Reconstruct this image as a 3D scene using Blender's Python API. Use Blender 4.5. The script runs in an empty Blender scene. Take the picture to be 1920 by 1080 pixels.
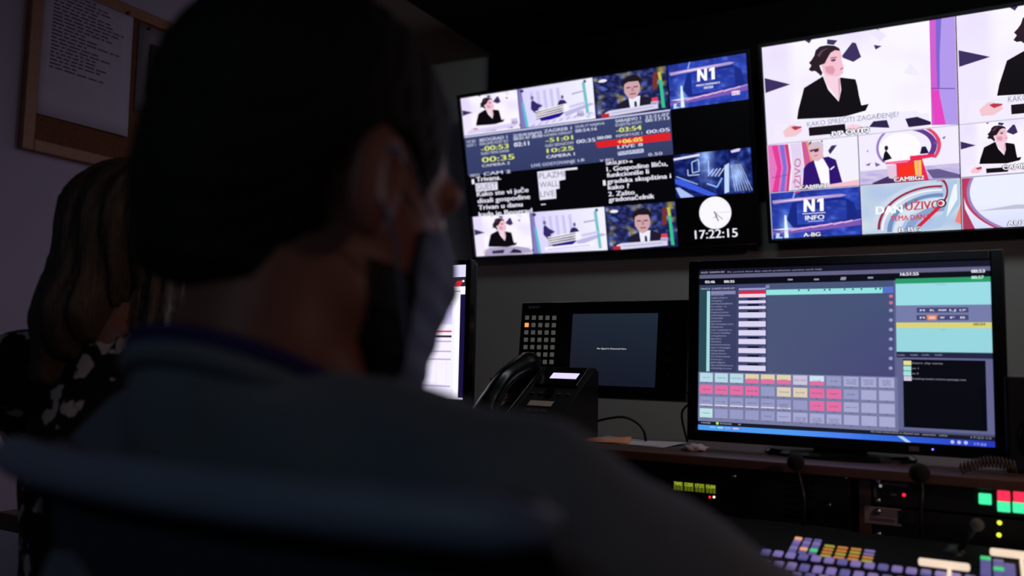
import bpy, bmesh, math, random
import numpy as np
from mathutils import Vector, Matrix, noise

# ------------------------------------------------------------------ camera, world, exposure
SC = bpy.context.scene
COL = SC.collection
CZ = 1.10                                  # lens height above the floor
F, YAW, PITCH, ROLL = 1567.4, 0.514, 0.0846, 0.0211


def cam_axes():
    cy, sy, cp, sp = math.cos(YAW), math.sin(YAW), math.cos(PITCH), math.sin(PITCH)
    f = Vector((-sy * cp, cy * cp, sp)); r = Vector((cy, sy, 0)); u = r.cross(f)
    cr, sr = math.cos(ROLL), math.sin(ROLL)
    return r * cr + u * sr, u * cr - r * sr, f


CR, CU, CF = cam_axes()
cam_d = bpy.data.cameras.new('camera'); cam = bpy.data.objects.new('camera', cam_d); COL.objects.link(cam)
cam.matrix_world = Matrix(((CR.x, CU.x, -CF.x, 0), (CR.y, CU.y, -CF.y, 0), (CR.z, CU.z, -CF.z, CZ), (0, 0, 0, 1)))
cam_d.sensor_width = 36; cam_d.lens = F / 1920 * 36; cam_d.clip_start = 0.02
cam_d.dof.use_dof = True; cam_d.dof.focus_distance = 1.78; cam_d.dof.aperture_fstop = 2.6
SC.camera = cam
w = bpy.data.worlds.new('world'); SC.world = w; w.use_nodes = True
w.node_tree.nodes['Background'].inputs[0].default_value = (0.5, 0.55, 0.7, 1)
w.node_tree.nodes['Background'].inputs[1].default_value = 0.004
SC.view_settings.view_transform = 'Standard'; SC.view_settings.look = 'None'
SC.view_settings.exposure = 0.0; SC.view_settings.gamma = 1.0; SC.view_settings.use_curve_mapping = False
SC.cycles.use_denoising = True
SC.cycles.max_bounces = 5; SC.cycles.diffuse_bounces = 4; SC.cycles.caustics_reflective = False; SC.cycles.caustics_refractive = False


def area_lamp(name, loc, size, sy, power, color, target):
    l = bpy.data.lights.new(name, 'AREA'); l.shape = 'RECTANGLE'; l.size = size; l.size_y = sy
    l.energy = power; l.color = color
    o = bpy.data.objects.new(name, l); COL.objects.link(o); o.location = loc
    d = Vector(target) - Vector(loc); o.rotation_euler = d.to_track_quat('-Z', 'Y').to_euler()
    return o


area_lamp('added_rear_fill', (-0.1, -1.5, 2.15), 0.8, 0.3, 1.5, (0.62, 0.82, 1.0), (-0.8, 1.0, 0.9))  # unseen cool fill added behind the camera to light the figures' backs
area_lamp('added_back_wall_fill', (-0.15, 1.75, 2.20), 1.5, 0.2, 4.2, (0.90, 1.0, 0.99), (-0.4, 2.66, 1.2))  # unseen light added overhead to brighten the dark back wall
wl = area_lamp('warm_side_lamp', (1.15, 0.80, 1.75), 0.12, 0.12, 1.3, (1.0, 0.60, 0.48), (-0.25, 1.62, 0.92))
wl.data.spread = math.radians(96)


# ------------------------------------------------------------------ helpers
def ray(x, y):
    return CR * ((x - 960) / F) + CU * ((540 - y) / F) + CF


def aty(x, y, Y): d = ray(x, y); d = d * (Y / d.y); d.z += CZ; return d
def atx(x, y, X): d = ray(x, y); d = d * (X / d.x); d.z += CZ; return d
def atz(x, y, Z): d = ray(x, y); d = d * ((Z - CZ) / d.z); d.z += CZ; return d


def lin(c):
    return tuple(((v / 255) / 12.92 if v / 255 <= 0.04045 else ((v / 255 + 0.055) / 1.055) ** 2.4) for v in c)


MATS = {}


def mat(name, col, rough=0.6, metal=0.0, emit=None, es=1.0, nz=None, spec=0.5, bump=None):
    if name in MATS: return MATS[name]
    m = bpy.data.materials.new(name); m.use_nodes = True; nt = m.node_tree; b = nt.nodes['Principled BSDF']
    c = lin(col)
    b.inputs['Base Color'].default_value = (*c, 1); b.inputs['Roughness'].default_value = rough
    b.inputs['Metallic'].default_value = metal; b.inputs['Specular IOR Level'].default_value = spec
    if emit:
        b.inputs['Emission Color'].default_value = (*lin(emit), 1); b.inputs['Emission Strength'].default_value = es
    tc = nt.nodes.new('ShaderNodeTexCoord')
    n = nt.nodes.new('ShaderNodeTexNoise'); n.inputs['Scale'].default_value = nz[0] if nz else 30
    nt.links.new(tc.outputs['Object'], n.inputs['Vector'])
    if nz and len(nz) > 2:
        mp = nt.nodes.new('ShaderNodeMapping'); mp.inputs['Scale'].default_value = nz[2]
        nt.links.new(tc.outputs['Object'], mp.inputs['Vector']); nt.links.new(mp.outputs['Vector'], n.inputs['Vector'])
    k = nz[1] if nz else 0.08
    mx = nt.nodes.new('ShaderNodeMix'); mx.data_type = 'RGBA'
    mx.inputs[6].default_value = (*[v * (1 - k) for v in c], 1); mx.inputs[7].default_value = (*[min(1, v * (1 + k)) for v in c], 1)
    nt.links.new(n.outputs['Fac'], mx.inputs[0]); nt.links.new(mx.outputs[2], b.inputs['Base Color'])
    if bump:
        bp = nt.nodes.new('ShaderNodeBump'); bp.inputs['Strength'].default_value = bump; bp.inputs['Distance'].default_value = 0.002
        nt.links.new(n.outputs['Fac'], bp.inputs['Height']); nt.links.new(bp.outputs['Normal'], b.inputs['Normal'])
    MATS[name] = m
    return m


def screen_mat():
    m = bpy.data.materials.new('display_pixels'); m.use_nodes = True; nt = m.node_tree; b = nt.nodes['Principled BSDF']
    a = nt.nodes.new('ShaderNodeAttribute'); a.attribute_name = 'Col'
    b.inputs['Base Color'].default_value = (0.004, 0.004, 0.005, 1); b.inputs['Roughness'].default_value = 0.35
    b.inputs['Specular IOR Level'].default_value = 0.3
    b.inputs['Emission Strength'].default_value = 1.0
    nt.links.new(a.outputs['Color'], b.inputs['Emission Color'])
    return m


SCREEN = screen_mat()


def tag(o, label, cat, group=None, kind=None):
    o['label'] = label; o['category'] = cat
    if group: o['group'] = group
    if kind: o['kind'] = kind
    return o


def thing(name, label, cat, loc=(0, 0, 0), rot=(0, 0, 0), group=None):
    o = bpy.data.objects.new(name, None); COL.objects.link(o); o.empty_display_size = 0.02
    o.matrix_world = Matrix.Translation(Vector(loc)) @ Matrix.Rotation(rot[2], 4, 'Z') @ Matrix.Rotation(rot[0], 4, 'X') @ Matrix.Rotation(rot[1], 4, 'Y')
    return tag(o, label, cat, group)


def obj(name, bm, m, parent=None, smooth=False, label=None):
    me = bpy.data.meshes.new(name)
    if isinstance(bm, bmesh.types.BMesh):
        bmesh.ops.recalc_face_normals(bm, faces=bm.faces[:]); bm.to_mesh(me); bm.free()
    else:
        me.from_pydata(bm[0], [], bm[1])
    me.materials.append(m)
    if smooth:
        for p in me.polygons: p.use_smooth = True
    o = bpy.data.objects.new(name, me); COL.objects.link(o)
    if parent: o.parent = parent
    if label: o['label'] = label
    return o


def struct(name, bm, m):
    o = obj(name, bm, m); o['kind'] = 'structure'; return o


def BM(): return bmesh.new()


def box(bm, x0, x1, y0, y1, z0, z1, bev=0.0, M=None, seg=2):
    c = bmesh.ops.create_cube(bm, size=1.0)['verts']
    for v in c:
        v.co = Vector(((x0 + x1) / 2 + v.co.x * (x1 - x0), (y0 + y1) / 2 + v.co.y * (y1 - y0), (z0 + z1) / 2 + v.co.z * (z1 - z0)))
    vs = c
    if bev > 0:
        es = list({e for v in c for e in v.link_edges})
        r = bmesh.ops.bevel(bm, geom=es, offset=bev, segments=seg, affect='EDGES', profile=0.5)
        vs = list({v for f in r['faces'] for v in f.verts} | {v for v in c if v.is_valid})
        seen = set(vs); st = list(vs)
        while st:
            for e in st.pop().link_edges:
                for q in e.verts:
                    if q not in seen: seen.add(q); st.append(q)
        vs = list(seen)
    if M:
        for v in vs: v.co = M @ v.co
    return bm


def tube(bm, pts, r, seg=10, cap=True):
    pts = [Vector(p) for p in pts]; n = len(pts)
    rs = r if isinstance(r, (list, tuple)) else [r] * n
    rings = []; t0 = (pts[1] - pts[0]).normalized()
    up = Vector((0, 0, 1)) if abs(t0.z) < .9 else Vector((1, 0, 0))
    a = t0.cross(up).normalized()
    for i, p in enumerate(pts):
        t = (pts[min(i + 1, n - 1)] - pts[max(i - 1, 0)]).normalized()
        a = (a - t * a.dot(t)).normalized(); b = t.cross(a)
        rings.append([bm.verts.new(p + (a * math.cos(k * 2 * math.pi / seg) + b * math.sin(k * 2 * math.pi / seg)) * rs[i]) for k in range(seg)])
    for i in range(n - 1):
        for k in range(seg):
            bm.faces.new((rings[i][k], rings[i][(k + 1) % seg], rings[i + 1][(k + 1) % seg], rings[i + 1][k]))
    if cap:
        bm.faces.new(rings[0][::-1]); bm.faces.new(rings[-1])
    return bm


def spline(pts, n=8):
    P = [Vector(p) for p in pts]; P = [P[0]] + P + [P[-1]]; out = []
    for i in range(1, len(P) - 2):
        for k in range(n):
            t = k / n
            out.append(0.5 * ((2 * P[i]) + (P[i + 1] - P[i - 1]) * t + (2 * P[i - 1] - 5 * P[i] + 4 * P[i + 1] - P[i + 2]) * t * t + (3 * P[i] - P[i - 1] - 3 * P[i + 1] + P[i + 2]) * t ** 3))
    out.append(P[-2]); return out


def lathe(bm, prof, seg=24, M=None):
    rings = []
    for r, z in prof:
        rings.append([bm.verts.new((max(r, 1e-4) * math.cos(k * 2 * math.pi / seg), max(r, 1e-4) * math.sin(k * 2 * math.pi / seg), z)) for k in range(seg)])
    for i in range(len(rings) - 1):
        for k in range(seg):
            bm.faces.new((rings[i][k], rings[i][(k + 1) % seg], rings[i + 1][(k + 1) % seg], rings[i + 1][k]))
    bm.faces.new(rings[0][::-1]); bm.faces.new(rings[-1])
    if M:
        for R in rings:
            for v in R: v.co = M @ v.co
    return bm


# ------------------------------------------------------------------ display pictures (emissive pixels laid on a screen's own plane)
_txt = {}


def text_geo(s):
    if s in _txt: return _txt[s]
    c = bpy.data.curves.new('t', 'FONT'); c.body = s; c.size = 1; c.resolution_u = 3; c.align_x = 'LEFT'
    o = bpy.data.objects.new('t', c); COL.objects.link(o)
    bpy.context.view_layer.update()
    e = o.evaluated_get(bpy.context.evaluated_depsgraph_get()); me = e.to_mesh()
    vs = [(v.co.x, v.co.y) for v in me.vertices]; fs = [tuple(p.vertices) for p in me.polygons]
    e.to_mesh_clear(); bpy.data.objects.remove(o); bpy.data.curves.remove(c)
    if not vs: vs = [(0, 0), (1, 0), (1, 1)]; fs = []
    x0 = min(v[0] for v in vs); x1 = max(v[0] for v in vs)
    _txt[s] = ([(v[0] - x0, v[1]) for v in vs], fs, max(x1 - x0, 1e-3)); return _txt[s]


def homography(src, dst):
    A = []; b = []
    for (x, y), (u, v) in zip(src, dst):
        A.append([x, y, 1, 0, 0, 0, -u * x, -u * y]); b.append(u)
        A.append([0, 0, 0, x, y, 1, -v * x, -v * y]); b.append(v)
    h = np.linalg.solve(np.array(A, float), np.array(b, float)); return np.append(h, 1).reshape(3, 3)


def clip_poly(pts, x0, y0, x1, y1):
    for ax, lim, sg in ((0, x0, 1), (0, x1, -1), (1, y0, 1), (1, y1, -1)):
        out = []
        for i in range(len(pts)):
            a, b = pts[i - 1], pts[i]; da = (a[ax] - lim) * sg; db = (b[ax] - lim) * sg
            if da >= 0 and db >= 0: out.append(b)
            elif da >= 0 > db or db >= 0 > da:
                t = da / (da - db); out.append(tuple(a[j] + (b[j] - a[j]) * t for j in (0, 1)))
                if db >= 0: out.append(b)
        pts = out
        if len(pts) < 3: return []
    return pts


class Pic:
    """One picture: polygons in unit coordinates (0..1 right, 0..1 down) of a rectangle on the screen."""
    def __init__(s, rect, W, H, tile=(0, 0, 1, 1)):
        s.W, s.H, s.t = W, H, tile; s.v = []; s.f = []; s.c = []; s.map = rect; s.z0 = 0.0

    def _put(s, pts, cols, layer, faces=None):
        b = len(s.v); x0, y0, x1, y1 = s.t
        for u, v in pts:
            U = x0 + u * (x1 - x0); V = y0 + v * (y1 - y0)
            s.v.append(((U - .5) * s.W, -0.0004 * (layer + 1) - s.z0, (.5 - V) * s.H))
        s.c += cols
        if faces is None: s.f.append(tuple(range(b, b + len(pts))))
        else: s.f += [tuple(b + i for i in f) for f in faces]

    def poly(s, pts, col, layer=1, clip=True):
        if clip: pts = clip_poly([tuple(p) for p in pts], 0, 0, 1, 1)
        if len(pts) < 3: return
        from mathutils.geometry import tessellate_polygon
        tri = tessellate_polygon([[Vector((p[0], p[1], 0)) for p in pts]])
        s._put(pts, [lin(col)] * len(pts), layer, tri)

    def rect(s, u0, v0, u1, v1, col, layer=1, col2=None):
        a = lin(col); b = lin(col2) if col2 else a
        s._put([(u0, v0), (u1, v0), (u1, v1), (u0, v1)], [a, a, b, b], layer)

    def disc(s, u, v, ru, rv, col, layer=1, n=24, a0=0.0, a1=2 * math.pi):
        s.poly([(u + ru * math.cos(a0 + (a1 - a0) * k / n), v + rv * math.sin(a0 + (a1 - a0) * k / n)) for k in range(n)], col, layer)

    def arc(s, u, v, ru, rv, w_, a0, a1, col, layer=1, n=24, w1=None):
        w1 = w_ if w1 is None else w1
        for k in range(n):
            q = [a0 + (a1 - a0) * (k + j) / n for j in (0, 1)]; ww = [w_ + (w1 - w_) * (k + j) / n for j in (0, 1)]
            s.poly([(u + ru * math.cos(q[0]), v + rv * math.sin(q[0])), (u + ru * math.cos(q[1]), v + rv * math.sin(q[1])),
                    (u + ru * (1 - ww[1]) * math.cos(q[1]), v + rv * (1 - ww[1]) * math.sin(q[1])),
                    (u + ru * (1 - ww[0]) * math.cos(q[0]), v + rv * (1 - ww[0]) * math.sin(q[0]))], col, layer)

    def line(s, a, b, w_, col, layer=1, asp=None):
        asp = asp or (s.W * (s.t[2] - s.t[0])) / (s.H * (s.t[3] - s.t[1]))
        dx, dy = (b[0] - a[0]) * asp, b[1] - a[1]; L = math.hypot(dx, dy) or 1
        nx, ny = -dy / L * w_ / 2 / asp, dx / L * w_ / 2
        s.poly([(a[0] + nx, a[1] + ny), (b[0] + nx, b[1] + ny), (b[0] - nx, b[1] - ny), (a[0] - nx, a[1] - ny)], col, layer)

    def field(s, u0, v0, u1, v1, nx, ny, fn, layer=0):
        pts = []; cols = []; fs = []
        for j in range(ny + 1):
            for i in range(nx + 1):
                a, b = i / nx, j / ny; pts.append((u0 + (u1 - u0) * a, v0 + (v1 - v0) * b)); cols.append(lin(fn(a, b)))
        for j in range(ny):
            for i in range(nx):
                k = j * (nx + 1) + i; fs.append((k, k + 1, k + nx + 2, k + nx + 1))
        s._put(pts, cols, layer, fs)

    def text(s, t, u0, v, u1, h, col, layer=3, bold=0):
        vs, fs, L = text_geo(t)
        for k in range(2 if bold else 1):
            o = k * bold
            s._put([(u0 + (u1 - u0) * x / L + o, v - y / 0.72 * h) for x, y in vs], [lin(col)] * len(vs), layer + k * .1, fs)

    def tx(s, t, a, b, hpx, col, layer=3, bold=0, zz=None):
        """text between two photographed baseline points"""
        f = zz or (lambda x, y: (x, y))
        a = f(*a); b = f(*b); A = s.map(*a); B = s.map(*b); T = s.map(a[0], a[1] - hpx)
        s.text(t, A[0], (A[1] + B[1]) / 2, B[0], abs(A[1] - T[1]), col, layer, bold)

    def umd(s, t, u0, v, u1, h, layer=9, bold=.004):
        for dx, dy in ((-.008, 0), (.008, 0), (0, -.012), (0, .012)): s.text(t, u0 + dx, v + dy, u1 + dx, h, (40, 36, 60), layer - 1)
        s.text(t, u0, v, u1, h, (250, 250, 255), layer, bold)

    def pp(s, pts, col, layer=1, zz=None, clip=True):
        s.poly([s.map(*(zz(*p) if zz else p)) for p in pts], col, layer, clip)

    def build(s, name, parent, gain=1.05, mat_=None):
        me = bpy.data.meshes.new(name); me.from_pydata(s.v, [], s.f)
        at = me.color_attributes.new('Col', 'FLOAT_COLOR', 'POINT')
        at.data.foreach_set('color', np.array([(c[0] * gain, c[1] * gain, c[2] * gain, 1) for c in s.c], 'f').ravel())
        me.materials.append(mat_ or SCREEN)
        bm = bmesh.new(); bm.from_mesh(me)
        for f in bm.faces:
            f.normal_update()
            if f.normal.y > 0: f.normal_flip()
        bm.to_mesh(me); bm.free()
        o = bpy.data.objects.new(name, me); COL.objects.link(o); o.parent = parent; return o


def zoomf(ox, oy, k): return lambda x, y: (ox + x / k, oy + y / k)


def sub(m, t):
    """map photo -> screen unit -> tile unit"""
    def g(x, y):
        u, v = m(x, y); return (u - t[0]) / (t[2] - t[0]), (v - t[1]) / (t[3] - t[1])
    return g


# ------------------------------------------------------------------ room
wall_m = mat('wall_paint', (148, 150, 150), 0.85, nz=(6, 0.06), bump=0.05)
lwall_m = mat('left_wall_lit_purple', (170, 157, 186), 0.85, nz=(5, 0.05), bump=0.05)  # purple glow of the screens is mixed into this wall colour
ceil_m = mat('ceiling_paint', (120, 108, 88), 0.9, nz=(7, 0.06))
dark_m = mat('black_painted_board', (5, 5, 6), 0.9, spec=.1)
black = mat('black_plastic', (16, 16, 19), 0.45)
gloss = mat('gloss_black_plastic', (11, 11, 14), 0.22)
rackm = mat('black_powder_coated_steel', (17, 17, 20), 0.5, metal=0.2, bump=0.1)
wood = mat('dark_walnut_laminate', (92, 64, 52), 0.45, nz=(9, 0.45, (1.2, 14, 14)))
steel = mat('bright_steel', (200, 200, 205), 0.25, metal=1.0)
grey_pl = mat('grey_plastic', (95, 95, 98), 0.5)
white_paper = mat('white_paper', (205, 200, 208), 0.8)
XL, YB, ZC = -2.05, 2.66, CZ + 1.16
struct('floor', box(BM(), XL - .1, 2.6, -2.2, YB + .1, -0.1, 0), mat('floor_carpet', (42, 42, 48), 0.95, nz=(120, 0.4), bump=0.4))
struct('ceiling', box(BM(), XL - .1, 2.6, -2.2, YB + .1, ZC, ZC + .1), ceil_m)
struct('wall_back', box(BM(), XL - .1, 2.6, YB, YB + .1, 0, ZC), wall_m)
struct('wall_left', box(BM(), XL - .1, XL, -2.2, YB, 0, ZC), lwall_m)
struct('wall_right', box(BM(), 2.5, 2.6, -2.2, YB, 0, ZC), wall_m)
struct('wall_front', box(BM(), XL, 2.5, -2.2, -2.1, 0, ZC), wall_m)
struct('baseboard_back', box(BM(), XL, 2.5, YB - .012, YB, 0, .08, .003), mat('baseboard_grey', (70, 70, 72), .6))
struct('baseboard_left', box(BM(), XL, XL + .012, -2.1, YB - .012, 0, .08, .003), MATS['baseboard_grey'])
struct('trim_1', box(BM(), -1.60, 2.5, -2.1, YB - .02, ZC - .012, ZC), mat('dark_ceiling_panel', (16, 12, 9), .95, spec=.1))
struct('trim_2', box(BM(), -1.612, 2.5, YB - .02, YB, CZ + .52, ZC - .012), dark_m)

# ------------------------------------------------------------------ shared drawing of the studio pictures
Z5 = zoomf(1410, 0, 3.765); Z6 = zoomf(1410, 230, 3.765)
WC = (246, 242, 255); SHARD = (56, 44, 92)
mapR = None


def hmap(corners):
    Hm = homography(corners, [(0, 0), (1, 0), (1, 1), (0, 1)])
    def g(x, y):
        q = Hm @ np.array([x, y, 1.0]); return float(q[0] / q[2]), float(q[1] / q[2])
    return g


TVR_C = [(1426, 92), (2247, -46), (2246, 407), (1450, 448)]
TVL_C = [(863, 184), (1399, 97), (1424, 461), (889, 479)]
mR, mL = hmap(TVR_C), hmap(TVL_C)
PG = sub(mR, (0, 0, .5, .5))


def presenter(p, k=1.0, hair_only=False, du=0.0, dv=0.0, pillar=True, strap=True, lay=0):
    """Woman in a black jacket before a white wall of dark shards, drawn in the pane's own unit coordinates."""
    def q(pts, z=Z5): return [((PG(*z(*a))[0]) * k + du, PG(*z(*a))[1] * (1.0 if k > .9 else k) + dv) for a in pts]
    def f(a, b):
        n = noise.noise(Vector((a * 3 + 4, b * 3, k)))
        t = max(0.0, n) * 34 + (14 if a < .15 else 0)
        return (246 - t * .7, 242 - t, 255 - t * .2)
    p.field(0, 0, 1, 1, 16, 10, f, 0)
    for s in ([(82, 560), (265, 603), (90, 665)], [(360, 293), (410, 288), (393, 315)], [(520, 285), (592, 292), (565, 325), (518, 318)],
              [(625, 400), (697, 305), (722, 310), (760, 408), (705, 443), (630, 414)], [(848, 322), (905, 330), (862, 355)], [(860, 210), (895, 212), (878, 216)]):
        p.poly(q(s), SHARD, 1)
    p.poly(q([(800, 225), (880, 215), (935, 255), (890, 300), (860, 270)]), (232, 226, 248), 1)
    p.poly(q([(1060, 520), (1110, 450), (1170, 520), (1160, 540)]), (236, 232, 250), 1)
    if pillar:
        p.poly(q([(1240, 148), (1420, 112), (1450, 880), (1262, 884)]), (176, 150, 232), 1)
        p.poly(q([(1240, 148), (1290, 140), (1300, 400), (1320, 700), (1362, 880), (1262, 884)]), (205, 92, 205), 2)
        p.poly(q([(1285, 140), (1325, 130), (1315, 400), (1318, 620), (1300, 620), (1290, 400)]), (120, 100, 205), 2.5)
        p.poly(q([(1255, 640), (1310, 640), (1362, 880), (1285, 884)]), (226, 66, 190), 3)
        p.line(q([(1255, 626)])[0], q([(1425, 626)])[0], .008, (90, 60, 150), 3.5)
        p.line(q([(1422, 112)])[0], q([(1452, 900)])[0], .008, (225, 190, 215), 3.5)
    # desk and hands below the caption
    p.poly(q([(160, 880), (1240, 800), (1262, 1010), (150, 1010)]), (238, 232, 250), 1.1)
    p.poly(q([(395, 905), (650, 878), (660, 940), (400, 965)]), (22, 14, 24), 1.4)
    p.poly(q([(820, 900), (850, 860), (945, 848), (965, 905)]), (46, 34, 74), 1.5)
    p.poly(q([(1075, 840), (1160, 826), (1255, 860), (1258, 880), (1100, 900)]), (40, 28, 66), 1.5)
    p.poly(q([(215, 935), (262, 890), (330, 885), (352, 930), (300, 968), (230, 975)]), (240, 196, 205), 1.6)
    p.poly(q([(270, 905), (335, 880), (348, 905), (300, 925)]), (186, 52, 72), 1.8)
    p.poly(q([(655, 900), (700, 880), (765, 890), (770, 915), (700, 925)]), (244, 205, 215), 1.8)
    # jacket, neck, face, hair
    p.poly(q([(313, 848), (322, 780), (345, 690), (360, 628), (420, 590), (492, 545), (530, 640), (605, 722), (622, 640), (612, 552), (722, 565), (735, 610), (748, 680), (765, 748), (818, 737), (795, 785), (640, 830)]), (12, 7, 14), 2)
    p.poly(q([(492, 530), (600, 530), (614, 560), (616, 640), (606, 720), (560, 655), (520, 600)]), (244, 208, 222), 2.2)
    p.poly(q([(600, 560), (614, 560), (616, 640), (606, 720)]), (216, 160, 176), 2.3)
    p.poly(q([(480, 470), (520, 420), (548, 370), (600, 352), (616, 372), (624, 405), (622, 430), (632, 462), (638, 480), (632, 500), (636, 520), (612, 543), (575, 546), (520, 540), (495, 520)]), (240, 190, 206), 3)
    p.poly(q([(505, 480), (560, 470), (580, 500), (560, 535), (515, 520)]), (218, 152, 172), 3.2)
    p.poly(q([(545, 428), (575, 420), (583, 426), (575, 440), (552, 442)]), (110, 64, 82), 3.4)
    p.poly(q([(543, 414), (590, 408), (590, 413), (545, 420)]), (60, 32, 44), 3.4)
    p.poly(q([(612, 492), (634, 482), (636, 490), (616, 500)]), (190, 70, 96), 3.4)
    p.poly(q([(392, 500), (410, 470), (393, 452), (412, 430), (430, 400), (440, 362), (470, 336), (520, 326), (572, 330), (606, 348), (612, 366), (575, 362), (545, 380), (522, 420), (505, 455), (468, 470), (478, 500), (490, 520), (480, 545), (455, 522), (436, 508), (412, 512)]), (38, 20, 32), 4)
    p.poly(q([(450, 400), (480, 362), (530, 345), (520, 352), (490, 372), (468, 410)]), (92, 60, 80), 4.3)
    if strap:
        p.poly(q([(295, 868), (330, 855), (1160, 782), (1165, 815), (1075, 838), (380, 900), (300, 895)]), (236, 234, 250), 5)


def n1_field(a, b, seed=0.0):
    n = noise.noise(Vector((a * 5 + seed, b * 4, 1.3))); m = noise.noise(Vector((a * 14 + b * 6, b * 14 - a * 3, 5 + seed)))
    v = .5 + .5 * n
    l = max(0, 1 - abs(a - .17) / .10) * max(0, 1 - abs(b - .74) / .4)
    e = max(0.0, m) * 60
    return (min(255, 22 + 26 * v + 110 * l + e), min(255, 34 + 44 * v + 130 * l + e), min(255, 120 + 80 * v + 90 * l + e))


def n1_card(p, sub1, logo=None, small=False):
    p.field(0, 0, 1, 1, 36, 20, lambda a, b: n1_field(a, b, 2.0 if small else 0.0), 0)
    p.poly([(0.02, .17), (.28, .15), (.80, .13), (.86, .16), (.80, .19), (.28, .22), (.03, .24)], (170, 150, 205), 1)
    p.poly([(0.06, .20), (.30, .17), (.75, .155), (.3, .20)], (240, 215, 250), 2)
    p.line((.30, -.05), (.26, .17), .03, (150, 170, 230), 1)
    p.poly([(.25, .24), (.82, .2), (.93, .32), (.97, .62), (.88, .74), (.25, .78), (.18, .6)], (24, 40, 128), 1.2)
    p.field(.3, .26, .85, .72, 14, 10, lambda a, b: n1_field(a * .5 + .3, b * .5, 7), 1.4)
    p.poly([(.0, .84), (.2, .80), (.6, .74), (1, .68), (1, .80), (.6, .86), (.2, .90), (0, .92)], (120, 86, 178), 1.6)
    for k in range(7):
        p.line((.1 + k * .12, .86 - k * .02), (.36 + k * .11, .79 - k * .02), .016, (244, 190, 214) if k % 2 else (205, 170, 235), 2)
    p.poly([(0, .80), (.12, .785), (.30, .79), (.12, .82)], (225, 240, 255), 2)
    p.poly([(.155, .50), (.175, .50), (.19, .99), (.14, .99)], (225, 240, 255), 2)
    p.poly([(.05, .88), (.09, .88), (.08, .96), (.12, .97), (.12, .99), (.04, .99)], (190, 220, 245), 2)
    # the station's two-character mark
    def mk(x, y): return (.375 + x * .235, .195 + y * .265)
    p.poly([mk(*a) for a in ((0, 1), (.04, 0), (.20, 0), (.40, .60), (.42, 0), (.57, 0), (.54, 1), (.40, 1), (.17, .42), (.15, 1))], (252, 250, 255), 3)
    p.poly([mk(*a) for a in ((.68, .1), (.80, 0), (.98, 0), (.96, 1), (.78, 1), (.80, .22), (.67, .30))], (252, 250, 255), 3)
    if sub1 == 'INFO':
        p.rect(.36, .49, .62, .505, (225, 225, 245), 3)
        p.text('INFO', .39, .635, .60, .10, (250, 250, 255), 3, .004)
        p.rect(.42, .66, .60, .672, (215, 215, 240), 3)
    else:
        p.text('PRESSCONFERENCE', .36, .565, .66, .04, (228, 232, 255), 3, .003)
        p.text('2020', .45, .645, .57, .055, (235, 235, 255), 3, .004)


def anchor(p):
    def f(a, b):
        n = noise.noise(Vector((a * 11, b * 9, 3))); m = noise.noise(Vector((a * 23 + 5, b * 20, 9)))
        t = max(0, n) * 150 + max(0, m) * 120
        y = max(0, noise.noise(Vector((a * 7, b * 7, 20))) - .12) * 260
        return (min(255, 22 + t * .55 + y * .8), min(255, 24 + t * .7 + y * .7), min(255, 64 + t * 1.15))
    p.field(0, 0, 1, 1, 52, 30, f, 0)
    p.disc(.13, .12, .06, .035, (235, 235, 250), 1, 12)
    p.poly([(.82, .12), (.88, .1), (.86, .5), (.80, .5)], (120, 50, 40), 1)
    p.poly([(.30, .98), (.33, .72), (.44, .64), (.50, .60), (.62, .60), (.70, .64), (.82, .72), (.85, .98)], (30, 26, 48), 2)
    p.poly([(.47, .62), (.63, .60), (.60, .98), (.49, .98)], (232, 232, 248), 3)
    p.poly([(.545, .72), (.575, .72), (.585, .98), (.54, .98)], (36, 34, 70), 4)
    p.poly([(.42, .30), (.46, .20), (.60, .20), (.64, .32), (.63, .50), (.58, .62), (.52, .66), (.47, .62), (.42, .48)], (204, 162, 168), 5)
    p.poly([(.45, .36), (.51, .36), (.51, .39), (.45, .39)], (96, 60, 70), 6)
    p.poly([(.55, .36), (.61, .36), (.61, .39), (.55, .39)], (96, 60, 70), 6)
    p.poly([(.49, .52), (.58, .52), (.57, .55), (.50, .55)], (140, 76, 84), 6)
    p.poly([(.525, .38), (.545, .38), (.555, .47), (.515, .47)], (172, 126, 134), 6)
    p.poly([(.40, .34), (.40, .22), (.45, .13), (.55, .09), (.63, .13), (.66, .24), (.64, .36), (.62, .25), (.48, .24), (.43, .28), (.42, .36)], (30, 22, 26), 6)
    p.poly([(.13, .90), (.2, .86), (.80, .84), (.86, .86), (.86, .96), (.2, 1.0), (.13, .98)], (214, 210, 236), 7)
    p.poly([(.08, .92), (.19, .92), (.19, 1), (.08, 1)], (190, 40, 50), 8)
    p.line((.22, .93), (.8, .90), .015, (160, 150, 196), 8)
    p.poly([(.885, .12), (.925, .12), (.935, .3), (.895, .3)], (190, 190, 70), 8)
    p.poly([(.895, .3), (.935, .3), (.955, .96), (.91, .96)], (52, 190, 140), 8)
    p.rect(.77, .78, .87, .86, (205, 190, 225), 8); p.text('N1', .785, .855, .86, .06, (40, 40, 130), 9)
    p.poly([(.78, .70), (.86, .69), (.87, .77), (.78, .78)], (220, 60, 90), 8)


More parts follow.
